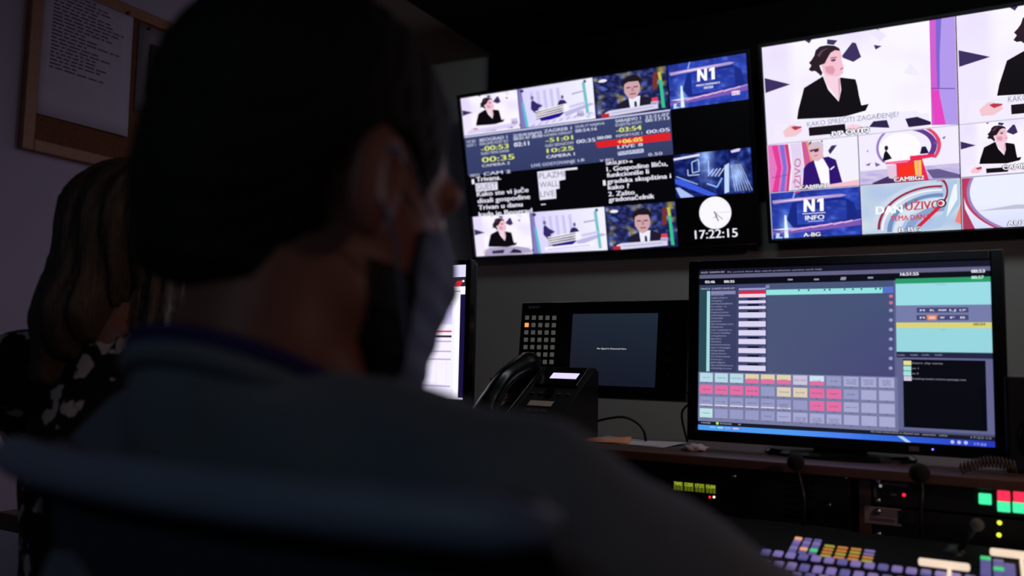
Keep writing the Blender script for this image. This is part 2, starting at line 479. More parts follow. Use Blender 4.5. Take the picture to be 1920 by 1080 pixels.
def two_guests(p, foot=True):
    p.field(0, 0, 1, 1, 14, 10, lambda a, b: (214 + 26 * a, 208 + 30 * a, 250), 0)
    p.poly([(0, 0), (.05, 0), (.08, 1), (0, 1)], (130, 120, 190), 1); p.poly([(.04, .35), (.07, .35), (.11, 1), (.07, 1)], (96, 190, 206), 2)
    p.poly([(.86, .08), (.90, .08), (.93, .95), (.89, .95)], (110, 190, 200), 2)
    p.disc(.055, .06, .03, .04, (60, 50, 90), 3, 10); p.disc(.90, .06, .02, .04, (80, 90, 120), 3, 10)
    for k in range(5): p.poly([(.16 + k * .09, .12), (.20 + k * .09, .11), (.21 + k * .09, .58), (.17 + k * .09, .6)], (200, 194, 240), 1.4)
    p.poly([(.72, .30), (.90, .27), (.90, .30), (.72, .34)], (170, 166, 205), 2); p.poly([(.68, .60), (.9, .54), (.9, .60), (.68, .66)], (200, 198, 235), 2)
    p.poly([(.60, .74), (.95, .60), (1, .64), (.62, .86)], (186, 180, 226), 1.6)
    p.poly([(.16, .55), (.17, .36), (.20, .33), (.25, .42), (.33, .50), (.26, .56), (.28, .68), (.24, .72)], (52, 38, 104), 4)
    p.disc(.19, .27, .022, .055, (120, 96, 150), 4, 12)
    p.poly([(.52, .56), (.54, .46), (.57, .42), (.62, .44), (.66, .54)], (44, 34, 96), 4); p.disc(.595, .36, .018, .05, (100, 80, 130), 4, 12)
    p.poly([(.24, .74), (.56, .62), (.60, .76), (.54, .84), (.30, .92)], (36, 16, 150), 4)
    for k in range(4):
        v = .60 + k * .055; p.line((.22, v + .03), (.66, v - .06), .026, (255, 250, 250), 5); p.line((.22, v + .057), (.60, v - .03), .022, (50, 26, 60), 5)
    if foot:
        p.poly([(.10, .96), (.12, .90), (1, .84), (1, .92)], (226, 220, 250), 5)
        for k in range(9): p.line((.15 + k * .095, .99 - k * .012), (.20 + k * .095, .93 - k * .012), .02, (150, 130, 205), 6)
        p.rect(.77, .76, .86, .90, (200, 190, 225), 6); p.text('N1', .78, .89, .85, .08, (40, 40, 120), 7)
    else:
        p.poly([(.16, .86), (.82, .80), (.82, .88), (.17, .95)], (244, 240, 255), 5); p.line((.2, .92), (.78, .86), .014, (160, 150, 200), 6)


# ------------------------------------------------------------------ wall monitors
def wall_tv(loc, tilt, label):
    t = thing('wall_monitor', label, 'wall monitor', loc, (tilt, 0, 0), 'large wall monitors')
    W, H = 1.018, .573; b = .011
    bm = BM()
    for a in ((-W / 2 - b, -W / 2, -H / 2 - b, H / 2 + b), (W / 2, W / 2 + b, -H / 2 - b, H / 2 + b), (-W / 2, W / 2, H / 2, H / 2 + b), (-W / 2, W / 2, -H / 2 - b, -H / 2)):
        box(bm, a[0], a[1], -.006, .012, a[2], a[3], .002)
    obj('bezel', bm, gloss, t)
    bm = BM(); box(bm, -W / 2 - b + .002, W / 2 + b - .002, .012, .035, -H / 2 - b + .002, H / 2 + b - .002, .006); box(bm, -W / 2 + .15, W / 2 - .15, .035, .044, -H / 2 + .06, H / 2 - .1, .004)
    obj('casing', bm, black, t)
    bm = BM(); box(bm, -.2, .2, .044, .05, -.2, -.14, .001); box(bm, -.2, .2, .044, .05, .1, .16, .001)
    for s in (-.16, .14): box(bm, s, s + .02, .046, .052, -.2, .2, .001)
    obj('mounting_bracket', bm, grey_pl, t)
    s = obj('screen', box(BM(), -W / 2, W / 2, 0, .012, -H / 2, H / 2), mat('unlit_display_glass', (9, 9, 14), .3), t)
    return t, s, W, H


def tile_pic(mp, W, H, t): return Pic(sub(mp, t), W, H, t)


t1, s1, W, H = wall_tv((-1.106, 2.5186, CZ + .6485), .2324, 'left wall monitor, showing prompter text, blue rundown rows, small feeds and a clock')
g = .003
# column and row limits of the mosaic, in screen units
cu = [mL(864, 184)[0], mL(968, 167)[0], mL(1108, 145)[0], mL(1247, 122)[0]]
cu2 = [mL(889, 408)[0], mL(990, 398)[0], mL(1130, 387)[0], mL(1265, 378)[0]]
v1 = mL(1400, 97)[1]; v2 = (mL(872, 251)[1] + mL(1113, 224)[1] + mL(1254, 203)[1]) / 3
p = tile_pic(mL, W, H, (0.002, .003, cu[1] - .002, v2)); presenter(p, 1.32, pillar=False); p.poly([(.05, .97), (.1, .88), (.9, .84), (.95, .93)], (215, 205, 240), 6)
p.rect(.86, .72, .97, .88, (205, 195, 230), 7); p.text('N1', .88, .87, .96, .09, (60, 50, 120), 8); p.build('video_feed', s1)
p = tile_pic(mL, W, H, (cu[1] + .001, .003, cu[2] - .002, v2)); two_guests(p); p.build('video_feed', s1)
p = tile_pic(mL, W, H, (cu[2] + .001, .003, cu[3] - .002, v2)); anchor(p); p.build('video_feed', s1)
tt = (cu[3] + .002, .003, .998, mL(1404, 187)[1] * .5 + mL(1257, 203)[1] * .5)
p = tile_pic(mL, W, H, tt); n1_card(p, 'PR', small=True); p.rect(.80, .78, .90, .87, (240, 225, 250), 4); p.text('N1', .81, .86, .89, .06, (180, 30, 80), 5); p.build('video_feed', s1)
# rundown
vr = (mL(883, 326)[1] + mL(1258, 291)[1]) / 2
tt = (0.002, v2 + .004, mL(1257, 250)[0], vr)
p = tile_pic(mL, W, H, tt); p.rect(0, 0, 1, 1, (58, 68, 112), 0, (52, 60, 100)); p.rect(0, 0, 1, .035, (200, 200, 235), 1)
Y = (214, 226, 120); WT = (214, 216, 238); Z1 = zoomf(850, 80, 5.143); Z2 = zoomf(1090, 80, 5.144); Z3 = zoomf(850, 280, 4.91); Z4 = zoomf(1110, 270, 4.909)
T = lambda s_, a, b, h, c, z, bold=0: p.tx(s_, a, b, h, c, 3, bold, z)
T('BEOGRAD 1', (250, 948), (510, 918), 6, WT, Z1, .001); T('REKLAME GOST ECI', (250, 980), (518, 955), 5, WT, Z1)
T('-00:53', (262, 1040), (520, 1010), 9, Y, Z1, .003); T('SLEDI TEMA DANA', (262, 1072), (528, 1048), 5, WT, Z1)
T('00:35', (258, 112), (548, 84), 10, Y, Z3, .003); T('CAMERA 2', (258, 154), (508, 130), 5, WT, Z3, .001); T('CAM 2', (272, 232), (512, 208), 6, WT, Z3, .002)
T('VIZ BG', (125, 965), (212, 948), 5, WT, Z1); T('GOST 1', (130, 1000), (214, 985), 5, WT, Z1); T('SEG', (150, 243), (235, 236), 5, WT, Z3)
T('22:20:38 NAJAVA', (568, 905), (840, 870), 5, WT, Z1, .001); T('00:01:47 00:00', (570, 938), (845, 905), 6, WT, Z1, .001); T('02:11', (575, 1000), (715, 980), 8, (236, 238, 250), Z1, .002)
T('ZAGREB 1', (862, 868), (1122, 830), 6, WT, Z1, .001); T('KAMERA IGRALIST', (862, 905), (1130, 868), 5, WT, Z1)
T('-51:01', (875, 962), (1132, 925), 8, Y, Z1, .003); T('SLED SEDNICOM', (872, 1005), (1138, 968), 5, WT, Z1)
T('10:25', (885, 1058), (1138, 1030), 8, Y, Z1, .003); T('CAMERA 1', (842, 80), (1098, 50), 6, WT, Z3, .002)
T('23:45:17 NAJAVA', (1158, 825), (1440, 780), 5, WT, Z1); T('00:54:16', (1160, 865), (1365, 838), 6, WT, Z1, .001); T('00:35', (1170, 972), (1350, 945), 7, WT, Z1, .002); T('00:00', (135, 935), (270, 915), 6, WT, Z2, .002)
T('LIVE GOSTOVANJE', (705, 158), (1105, 118), 6, (190, 196, 226), Z3, .001); T('LB', (1130, 112), (1190, 100), 5, WT, Z3)
T('SARAJEVO 1', (312, 772), (555, 735), 6, WT, Z2, .001); T('IZVJESTAJ GOSTI', (312, 806), (565, 775), 5, WT, Z2)
T('-03:54', (318, 868), (560, 836), 9, Y, Z2, .003); T('REPORTAZE 1', (318, 912), (570, 880), 5, WT, Z2)
T('LIVE 8', (332, 1022), (575, 994), 6, WT, Z2, .002)
T('23:21:07', (600, 735), (832, 698), 6, WT, Z2, .001); T('00:17:13', (602, 768), (835, 735), 6, WT, Z2, .001); T('00:05', (612, 880), (838, 850), 7, WT, Z2, .002)
p.pp([(115, 955), (845, 862), (852, 938), (140, 1012)], (216, 32, 38), 2, Z2)
T('+06:05', (332, 975), (570, 948), 8, (246, 220, 120), Z2, .003)
p.pp([(218, 70), (458, 40), (462, 76), (222, 104)], (196, 200, 228), 2, Z4); T('NAJAVA', (226, 96), (452, 66), 5, (70, 80, 130), Z4)
T('0.50', (505, 112), (635, 98), 6, WT, Z4); T('V 801', (55, 165), (178, 148), 5, WT, Z4)
p.build('rundown_table', s1)
# prompter columns
v3 = (mL(889, 405)[1] + mL(1265, 376)[1]) / 2
tt = (0.002, vr + .002, mL(1262, 330)[0], v3)
p = tile_pic(mL, W, H, tt); p.rect(0, 0, 1, 1, (3, 3, 7), 0); PT = (236, 232, 250)
T('Trivana.', (205, 288), (425, 268), 9, PT, Z3, .002); p.pp([(163, 265), (185, 263), (188, 308), (166, 310)], PT, 3, Z3)
p.pp([(195, 303), (393, 288), (398, 362), (202, 378)], (225, 222, 240), 2, Z3); T('GUEST', (208, 364), (388, 350), 11, (120, 116, 140), Z3)
T('Kako ste vi juče', (210, 424), (675, 384), 9, PT, Z3, .002); T('disali gospodine', (216, 486), (690, 446), 9, PT, Z3, .002)
T('Trivan u danu', (222, 548), (620, 514), 9, PT, Z3, .002); T('kada je Beograd', (226, 610), (708, 574), 9, PT, Z3, .002)
p.pp([(757, 200), (1122, 160), (1124, 180), (1010, 190), (1014, 272), (955, 284), (960, 355), (926, 362), (930, 446), (780, 460)], (228, 226, 242), 2, Z3)
T('PLAZMI', (775, 262), (1008, 248), 11, (120, 118, 142), Z3); T('WALL', (780, 344), (952, 336), 11, (120, 118, 142), Z3); T('LIVE', (786, 432), (918, 424), 11, (120, 118, 142), Z3)
p.pp([(790, 498), (832, 495), (833, 503), (791, 506)], PT, 2, Z3)
T('SRSLJED-a', (110, 192), (355, 168), 6, PT, Z4, .002); T('1. Gospodine Iliću,', (118, 248), (682, 204), 9, PT, Z4, .002); T('funkcioniše li', (120, 304), (508, 274), 9, PT, Z4, .002)
T('gradska skupština i', (124, 362), (715, 318), 9, PT, Z4, .002); T('kako ?', (130, 420), (325, 404), 9, PT, Z4, .002); T('2. Zašto', (134, 482), (375, 464), 9, PT, Z4, .002)
T('gradonačelnik', (138, 535), (560, 500), 9, PT, Z4, .002); p.pp([(82, 332), (105, 330), (110, 378), (86, 381)], PT, 3, Z4)
p.build('prompter_text', s1)
p = tile_pic(mL, W, H, (.004, v3 + .002, cu2[1] - .002, .997)); presenter(p, 1.32, pillar=False)
p.poly([(.17, .90), (.25, .80), (.75, .80), (.95, .86), (1, .97), (.6, 1), (.15, 1)], (170, 160, 196), 6); p.poly([(.3, .88), (.52, .86), (.5, .95), (.3, .95)], (50, 40, 66), 7); p.poly([(.6, .95), (.68, .85), (.8, .9), (.82, .97)], (40, 30, 60), 7); p.build('video_feed', s1)
p = tile_pic(mL, W, H, (cu2[1] + .001, v3 + .002, cu2[2] - .002, .997)); two_guests(p, False); p.build('video_feed', s1)
p = tile_pic(mL, W, H, (cu2[2] + .001, v3 + .002, cu2[3] - .002, .997)); anchor(p); p.build('video_feed', s1)
va = (mL(1260, 290)[1] + mL(1411, 278)[1]) / 2; vb = (mL(1267, 373)[1] + mL(1416, 362)[1]) / 2
tt = (mL(1263, 330)[0], va, .996, vb); p = tile_pic(mL, W, H, tt)


def blue_room(a, b):
    n = noise.noise(Vector((a * 9 - b * 4, b * 9 + a * 4, 2))); m = noise.noise(Vector((a * 22, b * 6 + a * 10, 8)))
    l = max(0, 1 - abs(a - .42) / .16) * max(0, 1 - b * 1.1)
    r = max(0, 1 - math.hypot((a - .80) / .16, (b - .6) / .42))
    t = max(0, n) * 90 + max(0, m) * 110 * (a * .8 + .2)
    return (min(255, 12 + t * .6 + l * 150 + r * 130), min(255, 22 + t * .8 + l * 170 + r * 150), min(255, 84 + t * 1.2 + l * 170 + r * 150))


p.field(0, 0, 1, 1, 44, 26, blue_room, 0)
p.line((0, .1), (.35, .05), .05, (225, 225, 245), 2); p.poly([(0, .55), (.1, .58), (.55, 1), (.42, 1), (0, .66)], (60, 90, 220), 2); p.poly([(0, .76), (.05, .76), (.24, 1), (.06, 1)], (170, 190, 240), 3)
p.line((.02, .5), (.3, .72), .02, (160, 190, 250), 3)
for k in range(4): p.line((.44 + k * .045, .55 + k * .01), (.52 + k * .045, .40), .02, (205, 220, 255), 3)
for q in (((.24, .2), (.24, .45)), ((.24, .45), (.33, .42)), ((.33, .42), (.33, .15)), ((.24, .2), (.33, .15)), ((.18, .36), (.18, .5)), ((.18, .5), (.33, .5)), ((.46, .2), (.45, .5))): p.line(q[0], q[1], .02, (190, 215, 255), 3)
p.poly([(.66, .35), (.72, .3), (.70, .95), (.64, .98)], (190, 215, 255), 3); p.line((.42, .72), (.55, .82), .03, (150, 190, 255), 3); p.line((.55, .82), (.62, .62), .03, (150, 190, 255), 3)
for k in range(7): p.line((.74 + k * .02, .34), (.78 + k * .035, .95), .008, (225, 240, 255), 3)
p.poly([(.75, .03), (.88, -.02), (.86, .06), (.76, .08)], (215, 205, 250), 3)
p.build('video_feed', s1)
# analogue clock graphic and digits
cx, cy = mL(1341, 401.5); rr = abs(mL(1372, 401)[0] - mL(1310, 401)[0]) / 2
tt = (cx - rr * 1.4, cy - rr * W / H * 1.02, cx + rr * 1.5, mL(1345, 456)[1]); p = tile_pic(mL, W, H, tt)
C = lambda dx, dy: (((cx + dx * rr) - tt[0]) / (tt[2] - tt[0]), ((cy + dy * rr * W / H) - tt[1]) / (tt[3] - tt[1]))
p.poly([C(math.cos(k * math.pi / 24), math.sin(k * math.pi / 24)) for k in range(48)], (246, 244, 255), 1, False)
for k in range(12):
    a = k * math.pi / 6; p.line(C(.84 * math.cos(a), .84 * math.sin(a)), C(.93 * math.cos(a), .93 * math.sin(a)), .012, (190, 186, 205), 2)
for ang, ln, wd, cc in ((161, .55, .022, (60, 56, 70)), (133, .62, .014, (90, 86, 100)), (90, .88, .007, (150, 146, 160)), (172, .3, .012, (90, 86, 100))):
    a = math.radians(ang - 90); p.line(C(-.1 * math.cos(a), -.1 * math.sin(a)), C(ln * math.cos(a), ln * math.sin(a)), wd, cc, 3)
p.line(C(-.15, .3), C(.12, .27), .012, (140, 136, 150), 3)
p.tx('17:22:15', (1303, 452), (1385, 447), 17, (240, 238, 252), 3, .006)
p.build('clock_graphic', s1)

# ---- right wall monitor
t2, s2, W, H = wall_tv((-1.106 + 1.0618, 2.5186, CZ + .657), .2324, 'right wall monitor, filled by bright studio camera feeds, cut by photo edge')
cE = .5; e = .0012
p = Pic(sub(mR, (0, 0, cE, .5)), W, H, (e, .002, cE - e, .5)); presenter(p)
p.tx('KAKO SPREČITI ZAGAĐENJE?', (385, 893), (1030, 832), 9.5, (150, 140, 168), 6, 0, Z5); q0 = p.map(*Z6(560, 96)); q1 = p.map(*Z6(822, 70)); p.umd('P/P OUT2', q0[0], (q0[1] + q1[1]) / 2, q1[0], .045, 8)
p.build('video_feed', s2)
p = Pic(sub(mR, (cE, 0, 2 * cE, .5)), W, H, (cE + e, .002, 2 * cE - e, .5)); presenter(p)
m2 = sub(mR, (cE, 0, 2 * cE, .5)); p.map = m2; p.tx('KAKO SPREČITI ZAGAĐENJE?', (1887, 194), (2072, 168), 12, (150, 140, 168), 6); p.build('video_feed', s2)
q4 = cE / 2
# bottom edge of the mosaic follows the panel grid: two rows of four feeds
R1, R2 = (.503, .748), (.752, .996)


def cam1(p):
    p.rect(0, 0, 1, 1, (240, 236, 252), 0)
    p.poly([(0, 0), (.22, .02), (.24, .5), (.2, 1), (0, 1)], (224, 120, 190), 1); p.poly([(.05, .02), (.12, .02), (.15, .5), (.10, 1), (.03, 1), (.1, .5)], (224, 60, 150), 2)
    p.poly([(.14, .02), (.19, .02), (.21, .5), (.17, 1), (.12, 1), (.17, .5)], (120, 110, 215), 2); p.line((.03, .7), (.22, .66), .012, (110, 60, 120), 3)
    p.poly([(.20, .02), (.24, .02), (.26, .5), (.22, 1), (.19, 1), (.23, .5)], (206, 60, 110), 2)
    p.poly([(.26, .02), (.38, .01), (.40, .5), (.36, 1), (.24, 1), (.28, .5)], (222, 208, 238), 2)
    p.poly([(.39, .0), (.46, 0), (.49, .5), (.44, 1), (.37, 1), (.41, .5)], (206, 90, 150), 2); p.poly([(.44, 0), (.47, 0), (.52, .4), (.49, .5)], (222, 160, 120), 3)
    vs, fs, L = text_geo('UŽIVO')
    p._put([(.385 - (y / .72) * .075 - .02 * (1 - x / L) - .01, 1.06 - x / L * .72) for x, y in vs], [lin((206, 62, 118))] * len(vs), 4, fs)
    p.poly([(.68, .24), (.72, .14), (.78, .14), (.70, .32)], SHARD, 2); p.poly([(.6, .02), (.63, .02), (.62, .06)], SHARD, 2); p.poly([(.47, .05), (.5, .0), (.52, .2), (.5, .3)], (60, 30, 60), 3)
    p.poly([(.38, .96), (.40, .56), (.45, .46), (.55, .38), (.68, .36), (.76, .44), (.82, .92), (.7, .98)], (46, 18, 110), 4)
    p.poly([(.52, .42), (.62, .38), (.68, .60), (.68, 1), (.60, 1)], (250, 246, 255), 5); p.poly([(.69, .62), (.74, .56), (.74, .59), (.70, .64)], (245, 240, 255), 6)
    p.poly([(.51, .40), (.48, .28), (.47, .14), (.53, .08), (.60, .08), (.62, .2), (.63, .36), (.56, .44)], (226, 178, 190), 6)
    p.poly([(.46, .14), (.50, .04), (.58, .02), (.63, .08), (.63, .26), (.60, .2), (.59, .12), (.50, .12), (.48, .2)], (206, 190, 206), 7)
    p.poly([(.48, .19), (.58, .17), (.58, .23), (.54, .25), (.52, .21), (.49, .24)], (70, 40, 66), 8); p.line((.52, .32), (.57, .31), .015, (176, 100, 110), 8)
    p.poly([(.66, .94), (1, .88), (1, 1), (.66, 1)], (240, 190, 205), 5)
    p.umd('CAMBG1', .34, .99, .66, .085)


def cam2(p):
    p.rect(0, 0, 1, 1, (238, 232, 250), 0)
    p.arc(.43, .30, .25, .42, .1, math.pi * .75, math.pi * 1.4, (150, 120, 190), 1); p.arc(.43, .33, .36, .42, .16, -math.pi * .55, math.pi * .18, (96, 56, 140), 1); p.arc(.46, .33, .37, .48, .10, -math.pi * .5, math.pi * .18, (224, 70, 110), 2)
    p.disc(.42, .33, .21, .30, (250, 246, 255), 1.5, 20)
    for s in ([(.75, .3), (.8, .2), (.83, .22), (.78, .34)], [(.06, .6), (.12, .56), (.1, .63)], [(.16, .56), (.22, .62), (.17, .66)], [(.84, .2), (.88, .18), (.86, .24)], [(.08, .32), (.1, .3), (.09, .36)]): p.poly(s, (120, 100, 160), 1)
    p.field(0, .72, 1, 1, 20, 6, lambda a, b: (196 + 40 * noise.noise(Vector((a * 9, b * 5, 3))), 186 + 40 * noise.noise(Vector((a * 9, b * 5, 3))), 226), .5)
    p.poly([(.12, .98), (.3, .86), (.42, .95), (.36, 1), (.14, 1)], (70, 50, 96), 1.6); p.poly([(.68, .80), (.8, .80), (1, .94), (1, 1), (.74, .98)], (100, 90, 140), 1.6)
    p.poly([(.24, .56), (.26, .40), (.28, .34), (.31, .42), (.34, .52)], (20, 14, 30), 4); p.disc(.285, .30, .02, .05, (50, 20, 30), 4, 10)
    p.poly([(.62, .48), (.64, .34), (.68, .34), (.71, .48)], (36, 20, 60), 4)
    p.poly([(.26, .60), (.52, .58), (.52, .5), (.76, .50), (.76, .56), (.64, .58), (.70, 1), (.38, 1), (.38, .64)], (232, 40, 84), 5)
    p.poly([(.28, .66), (.38, .64), (.38, .95), (.30, .9)], (226, 196, 220), 4.5)
    p.poly([(.40, .66), (.56, .66), (.56, .92), (.40, .92)], (244, 48, 30), 6); p.poly([(.56, .60), (.63, .60), (.63, .92), (.57, .92)], (250, 200, 60), 6); p.line((.595, .6), (.60, .92), .03, (240, 150, 180), 7)
    p.poly([(.27, .58), (.50, .57), (.50, .62), (.27, .63)], (250, 110, 150), 7)
    p.umd('CAMBG2', .35, .985, .65, .09)


def cam3(p):
    presenter(p, 1.0, pillar=False, strap=False); p.umd('CAMBG3', .39, .92, .68, .095)
    p.rect(.86, 0, 1, 1, (236, 230, 250), 1.2)


def dan(p):
    p.field(0, 0, 1, 1, 16, 10, lambda a, b: (190 + 40 * noise.noise(Vector((a * 3, b * 3, 1))), 206 + 30 * noise.noise(Vector((a * 3, b * 3, 1))), 226), 0)
    for (c, ru, rv, w_, col, l) in (((.72, .90), .62, .86, .10, (200, 212, 232), 1), ((.74, .92), .58, .82, .05, (150, 34, 64), 2), ((.74, .94), .54, .76, .04, (244, 240, 250), 2.2), ((.76, .98), .50, .72, .10, (110, 140, 190), 1.6), ((.80, 1.05), .48, .70, .16, (214, 224, 240), 1.8), ((.84, 1.1), .42, .6, .2, (136, 160, 205), 2)):
        p.arc(c[0], c[1], ru, rv, w_, math.pi * 1.0, math.pi * 1.55, col, l)
    p.poly([(.98, .62), (1, .5), (1, .9), (.94, .84)], (236, 130, 120), 3)
    p.poly([(.88, .05), (.97, .02), (.99, .5), (.80, .94), (.62, .97), (.82, .68), (.88, .4)], (170, 196, 226), 2.6); p.poly([(.94, .12), (.97, .1), (.97, .4), (.86, .75), (.88, .5)], (235, 242, 252), 2.8)
    p.arc(.80, .22, .085, .26, .22, -math.pi * .6, math.pi * .35, (150, 30, 50), 4)
    p.text('DAN', .15, .60, .42, .16, (250, 252, 255), 5, .008); p.text('UŽIVO', .455, .56, .80, .17, (190, 44, 60), 5, .006); p.text('TEMA DANA', .30, .76, .70, .11, (206, 56, 66), 5, .004)
    p.line((.81, .50), (.58, .90), .07, (206, 40, 56), 6); p.disc(.815, .46, .05, .085, (36, 20, 34), 7, 20); p.disc(.812, .46, .036, .062, (230, 225, 240), 8, 20); p.disc(.805, .46, .024, .042, (206, 40, 56), 9, 16)
    p.umd('B-BG', .38, .985, .60, .09)


def aux5(p):
    p.field(0, 0, 1, 1, 14, 10, lambda a, b: (232 - 40 * max(0, b - .5), 236 - 36 * max(0, b - .5), 250), 0)
    p.arc(1.0, .3, .98, 1.0, .06, math.pi * .72, math.pi * 1.15, (190, 60, 90), 1); p.arc(1.04, .3, .99, 1.0, .03, math.pi * .7, math.pi * 1.15, (150, 130, 190), 2)
    p.poly([(0, .0), (.08, .0), (.02, .3), (.03, .6), (.12, 1), (0, 1)], (170, 60, 96), .8)
    p.poly([(.15, .66), (.5, .58), (1, .62), (1, .7), (.5, .66)], (190, 190, 214), 1)
    p.umd('AUX5', .42, .97, .64, .09)


def abg(p): n1_card(p, 'INFO'); p.umd('A-BG', .36, .985, .55, .085)


for r_, fns in ((R1, (cam1, cam2, cam3, cam2)), (R2, (abg, dan, aux5, aux5))):
    for k, fn in enumerate(fns):
        p = Pic(mR, W, H, (k * q4 + e, r_[0], (k + 1) * q4 - e, r_[1])); fn(p)
        p.rect(0, -.006, 1, .006, (225, 220, 245), 10); p.rect(0, 0, .006, 1, (225, 220, 245), 10); p.build('video_feed', s2)
# ------------------------------------------------------------------ desk, bridge shelf and equipment racks
DZ = CZ - .33; SZ = CZ - .158
t = thing('control_desk', 'long dark walnut control desk running along the back wall', 'desk', (-.3, 1.2, 0))
lx = lambda x: x + .3; ly = lambda y: y - 1.2
obj('desk_top', box(BM(), lx(-1.75), lx(1.5), ly(.995), ly(1.75), DZ - .035, DZ, .004), wood, t)
for x in (-1.72, -.75, .6, 1.46): obj('leg', box(BM(), lx(x) - .02, lx(x) + .02, ly(1.06), ly(1.70), 0, DZ - .035, .003), rackm, t)
t = thing('rack_bridge', 'dark brown wooden monitor bridge standing on the desk, holding rack units', 'shelf', (-.2, 1.5, DZ))
o = lambda *a: None
X0, X1 = -1.70, 1.30
obj('shelf_board', box(BM(), X0 + .2, X1 + .2, -.085, .19, SZ - DZ - .016, SZ - DZ, .002), wood, t)
for x in (-1.68, -.70, -.167, .33, 1.28): obj('divider', box(BM(), x + .2 - .009, x + .2 + .009, -.07, .18, 0, SZ - DZ - .016, .001), wood, t)
obj('back_panel', box(BM(), X0 + .2, X1 + .2, .18, .19, 0, SZ - DZ - .016), wood, t)
RY = 1.43


def screw(bm, x, z, r=.0048):
    M = Matrix.Translation((x, -.0015, z)) @ Matrix.Rotation(math.pi / 2, 4, 'X')
    lathe(bm, [(r, 0), (r, .0008), (r * .92, .0018), (r * .7, .003), (r * .4, .0038), (.0001, .0041)], 18, M)


def rack_unit(label, x0, x1, z0, z1, depth=.09):
    t = thing('rack_unit', label, 'rack unit', ((x0 + x1) / 2, RY, z0), group='rack units under the bridge')
    hw = (x1 - x0) / 2; h = z1 - z0
    obj('face_plate', box(BM(), -hw, hw, 0, .003, 0, h, .0008), rackm, t)
    obj('chassis', box(BM(), -hw + .018, hw - .018, .003, depth, .002, h - .002), rackm, t)
    for sx in (-hw + .008, hw - .008):
        for sz in (.0065, h - .0065):
            bm = BM(); screw(bm, sx, sz); obj('screw', bm, steel, t, True, 'bright round screw head')
    return t, hw, h


def led(t, x, z, col, es, r=.002, name='indicator_light', ry=None):
    bm = BM(); lathe(bm, [(r, 0), (r, .001), (r * .6, .002), (.0001, .0022)], 12, Matrix.Translation((x, -.0002, z)) @ Matrix.Rotation(math.pi / 2, 4, 'X'))
    return obj(name, bm, mat('glow_%d_%d_%d' % col, (20, 20, 20), .4, emit=col, es=es), t)


t, hw, h = rack_unit('tall black rack unit with a yellow-green readout, left of the wooden divider', -.655, -.186, CZ - .268, CZ - .168)
# readout: bright characters on a dark window
c = aty(1307, 914, RY); lx0 = c.x + .4205; lz0 = c.z - (CZ - .268)
obj('readout_window', box(BM(), lx0 - .045, lx0 + .036, -.0015, 0, lz0 - .009, lz0 + .009, .0005), gloss, t)
p = Pic(None, .076, .015, (0, 0, 1, 1)); p.z0 = .0016
for k in range(4):
    for j in range(3):
        u = .02 + k * .25 + j * .075
        p.rect(u, .02, u + .062, .98, (96, 110, 20), 1)
p.text('TIME', .02, .44, .21, .40, (196, 214, 60), 2, .006); p.text('CODE', .27, .44, .46, .40, (196, 214, 60), 2, .006); p.text('17:22', .52, .44, .71, .40, (196, 214, 60), 2, .006); p.text('15:04', .77, .44, .97, .40, (196, 214, 60), 2, .006)
p.v = [(a + lx0 - .004, b, c_ + lz0) for a, b, c_ in p.v]
p.build('readout_text', t, .7)
c = aty(1331, 932, RY); led(t, c.x + .4205, c.z - (CZ - .268), (255, 40, 50), 1.6)
c = aty(1339, 932, RY); led(t, c.x + .4205, c.z - (CZ - .268), (255, 225, 215), 1.6, .002)
bm = BM(); c = aty(1553, 947, RY); cx_, cz_ = c.x + .4205, c.z - (CZ - .268)
lathe(bm, [(.008, 0), (.008, .004), (.0065, .014), (.0001, .0142)], 24, Matrix.Translation((cx_, 0, cz_)) @ Matrix.Rotation(math.pi / 2, 4, 'X')); obj('rotary_knob', bm, gloss, t, True)
bm = BM(); c = aty(1377, 893, RY); lathe(bm, [(.004, 0), (.004, .004), (.0001, .0042)], 16, Matrix.Translation((c.x + .4205, 0, c.z - (CZ - .268))) @ Matrix.Rotation(math.pi / 2, 4, 'X')); obj('socket', bm, steel, t, True)
c = aty(1500, 925, RY)
bm = BM()
for k in range(6): box(bm, c.x + .4205 - .022, c.x + .4205 + .022, -.0012, 0, .02 + k * .011, .026 + k * .011, .0004)
obj('vent_grille', bm, gloss, t)
obj('lower_lip', box(BM(), -hw + .03, hw - .004, -.004, 0, .008, .012, .001), mat('worn_steel_edge', (84, 84, 90), .4, metal=.6), t)

t, hw, h = rack_unit('black rack unit with glowing green and red buttons, right of the wooden divider', -.156, .30, CZ - .213, CZ - .169)
xo = .072; zo = CZ - .213
P = lambda x, y: (aty(x, y, RY).x - xo, aty(x, y, RY).z - zo)
for (x, y, c_, lab) in ((1847, 935, (70, 245, 170), 'glowing green button'), (1882, 930, (250, 50, 84), 'glowing red button'), (1912, 932, (250, 50, 84), 'glowing red button'), (1882, 949, (70, 245, 170), 'glowing green button'), (1911, 951, (70, 245, 170), 'glowing green button')):
    a, b_ = P(x, y); obj('illuminated_button', box(BM(), a - .0082, a + .0082, -.006, 0, b_ - .0078, b_ + .0078, .0015), mat('glow_%d_%d_%d' % c_, (30, 30, 30), .35, emit=c_, es=1.1), t, label=lab)
for dx in (1935,):
    for y, c_ in ((934, (250, 50, 84)), (953, (70, 245, 170))):
        a, b_ = P(dx + 6, y); obj('illuminated_button', box(BM(), a - .0082, a + .0082, -.006, 0, b_ - .0078, b_ + .0078, .0015), mat('glow_%d_%d_%d' % c_, (30, 30, 30)), t)
a, b_ = P(1695, 928); led(t, a, b_, (250, 30, 66), 1.6, .0026)
a, b_ = P(1651, 911); led(t, a, b_, (190, 190, 195), .5, .0022)
a, b_ = P(1675, 908); obj('maker_plate', box(BM(), a - .016, a + .02, -.0008, 0, b_ - .0022, b_ + .0022), grey_pl, t)
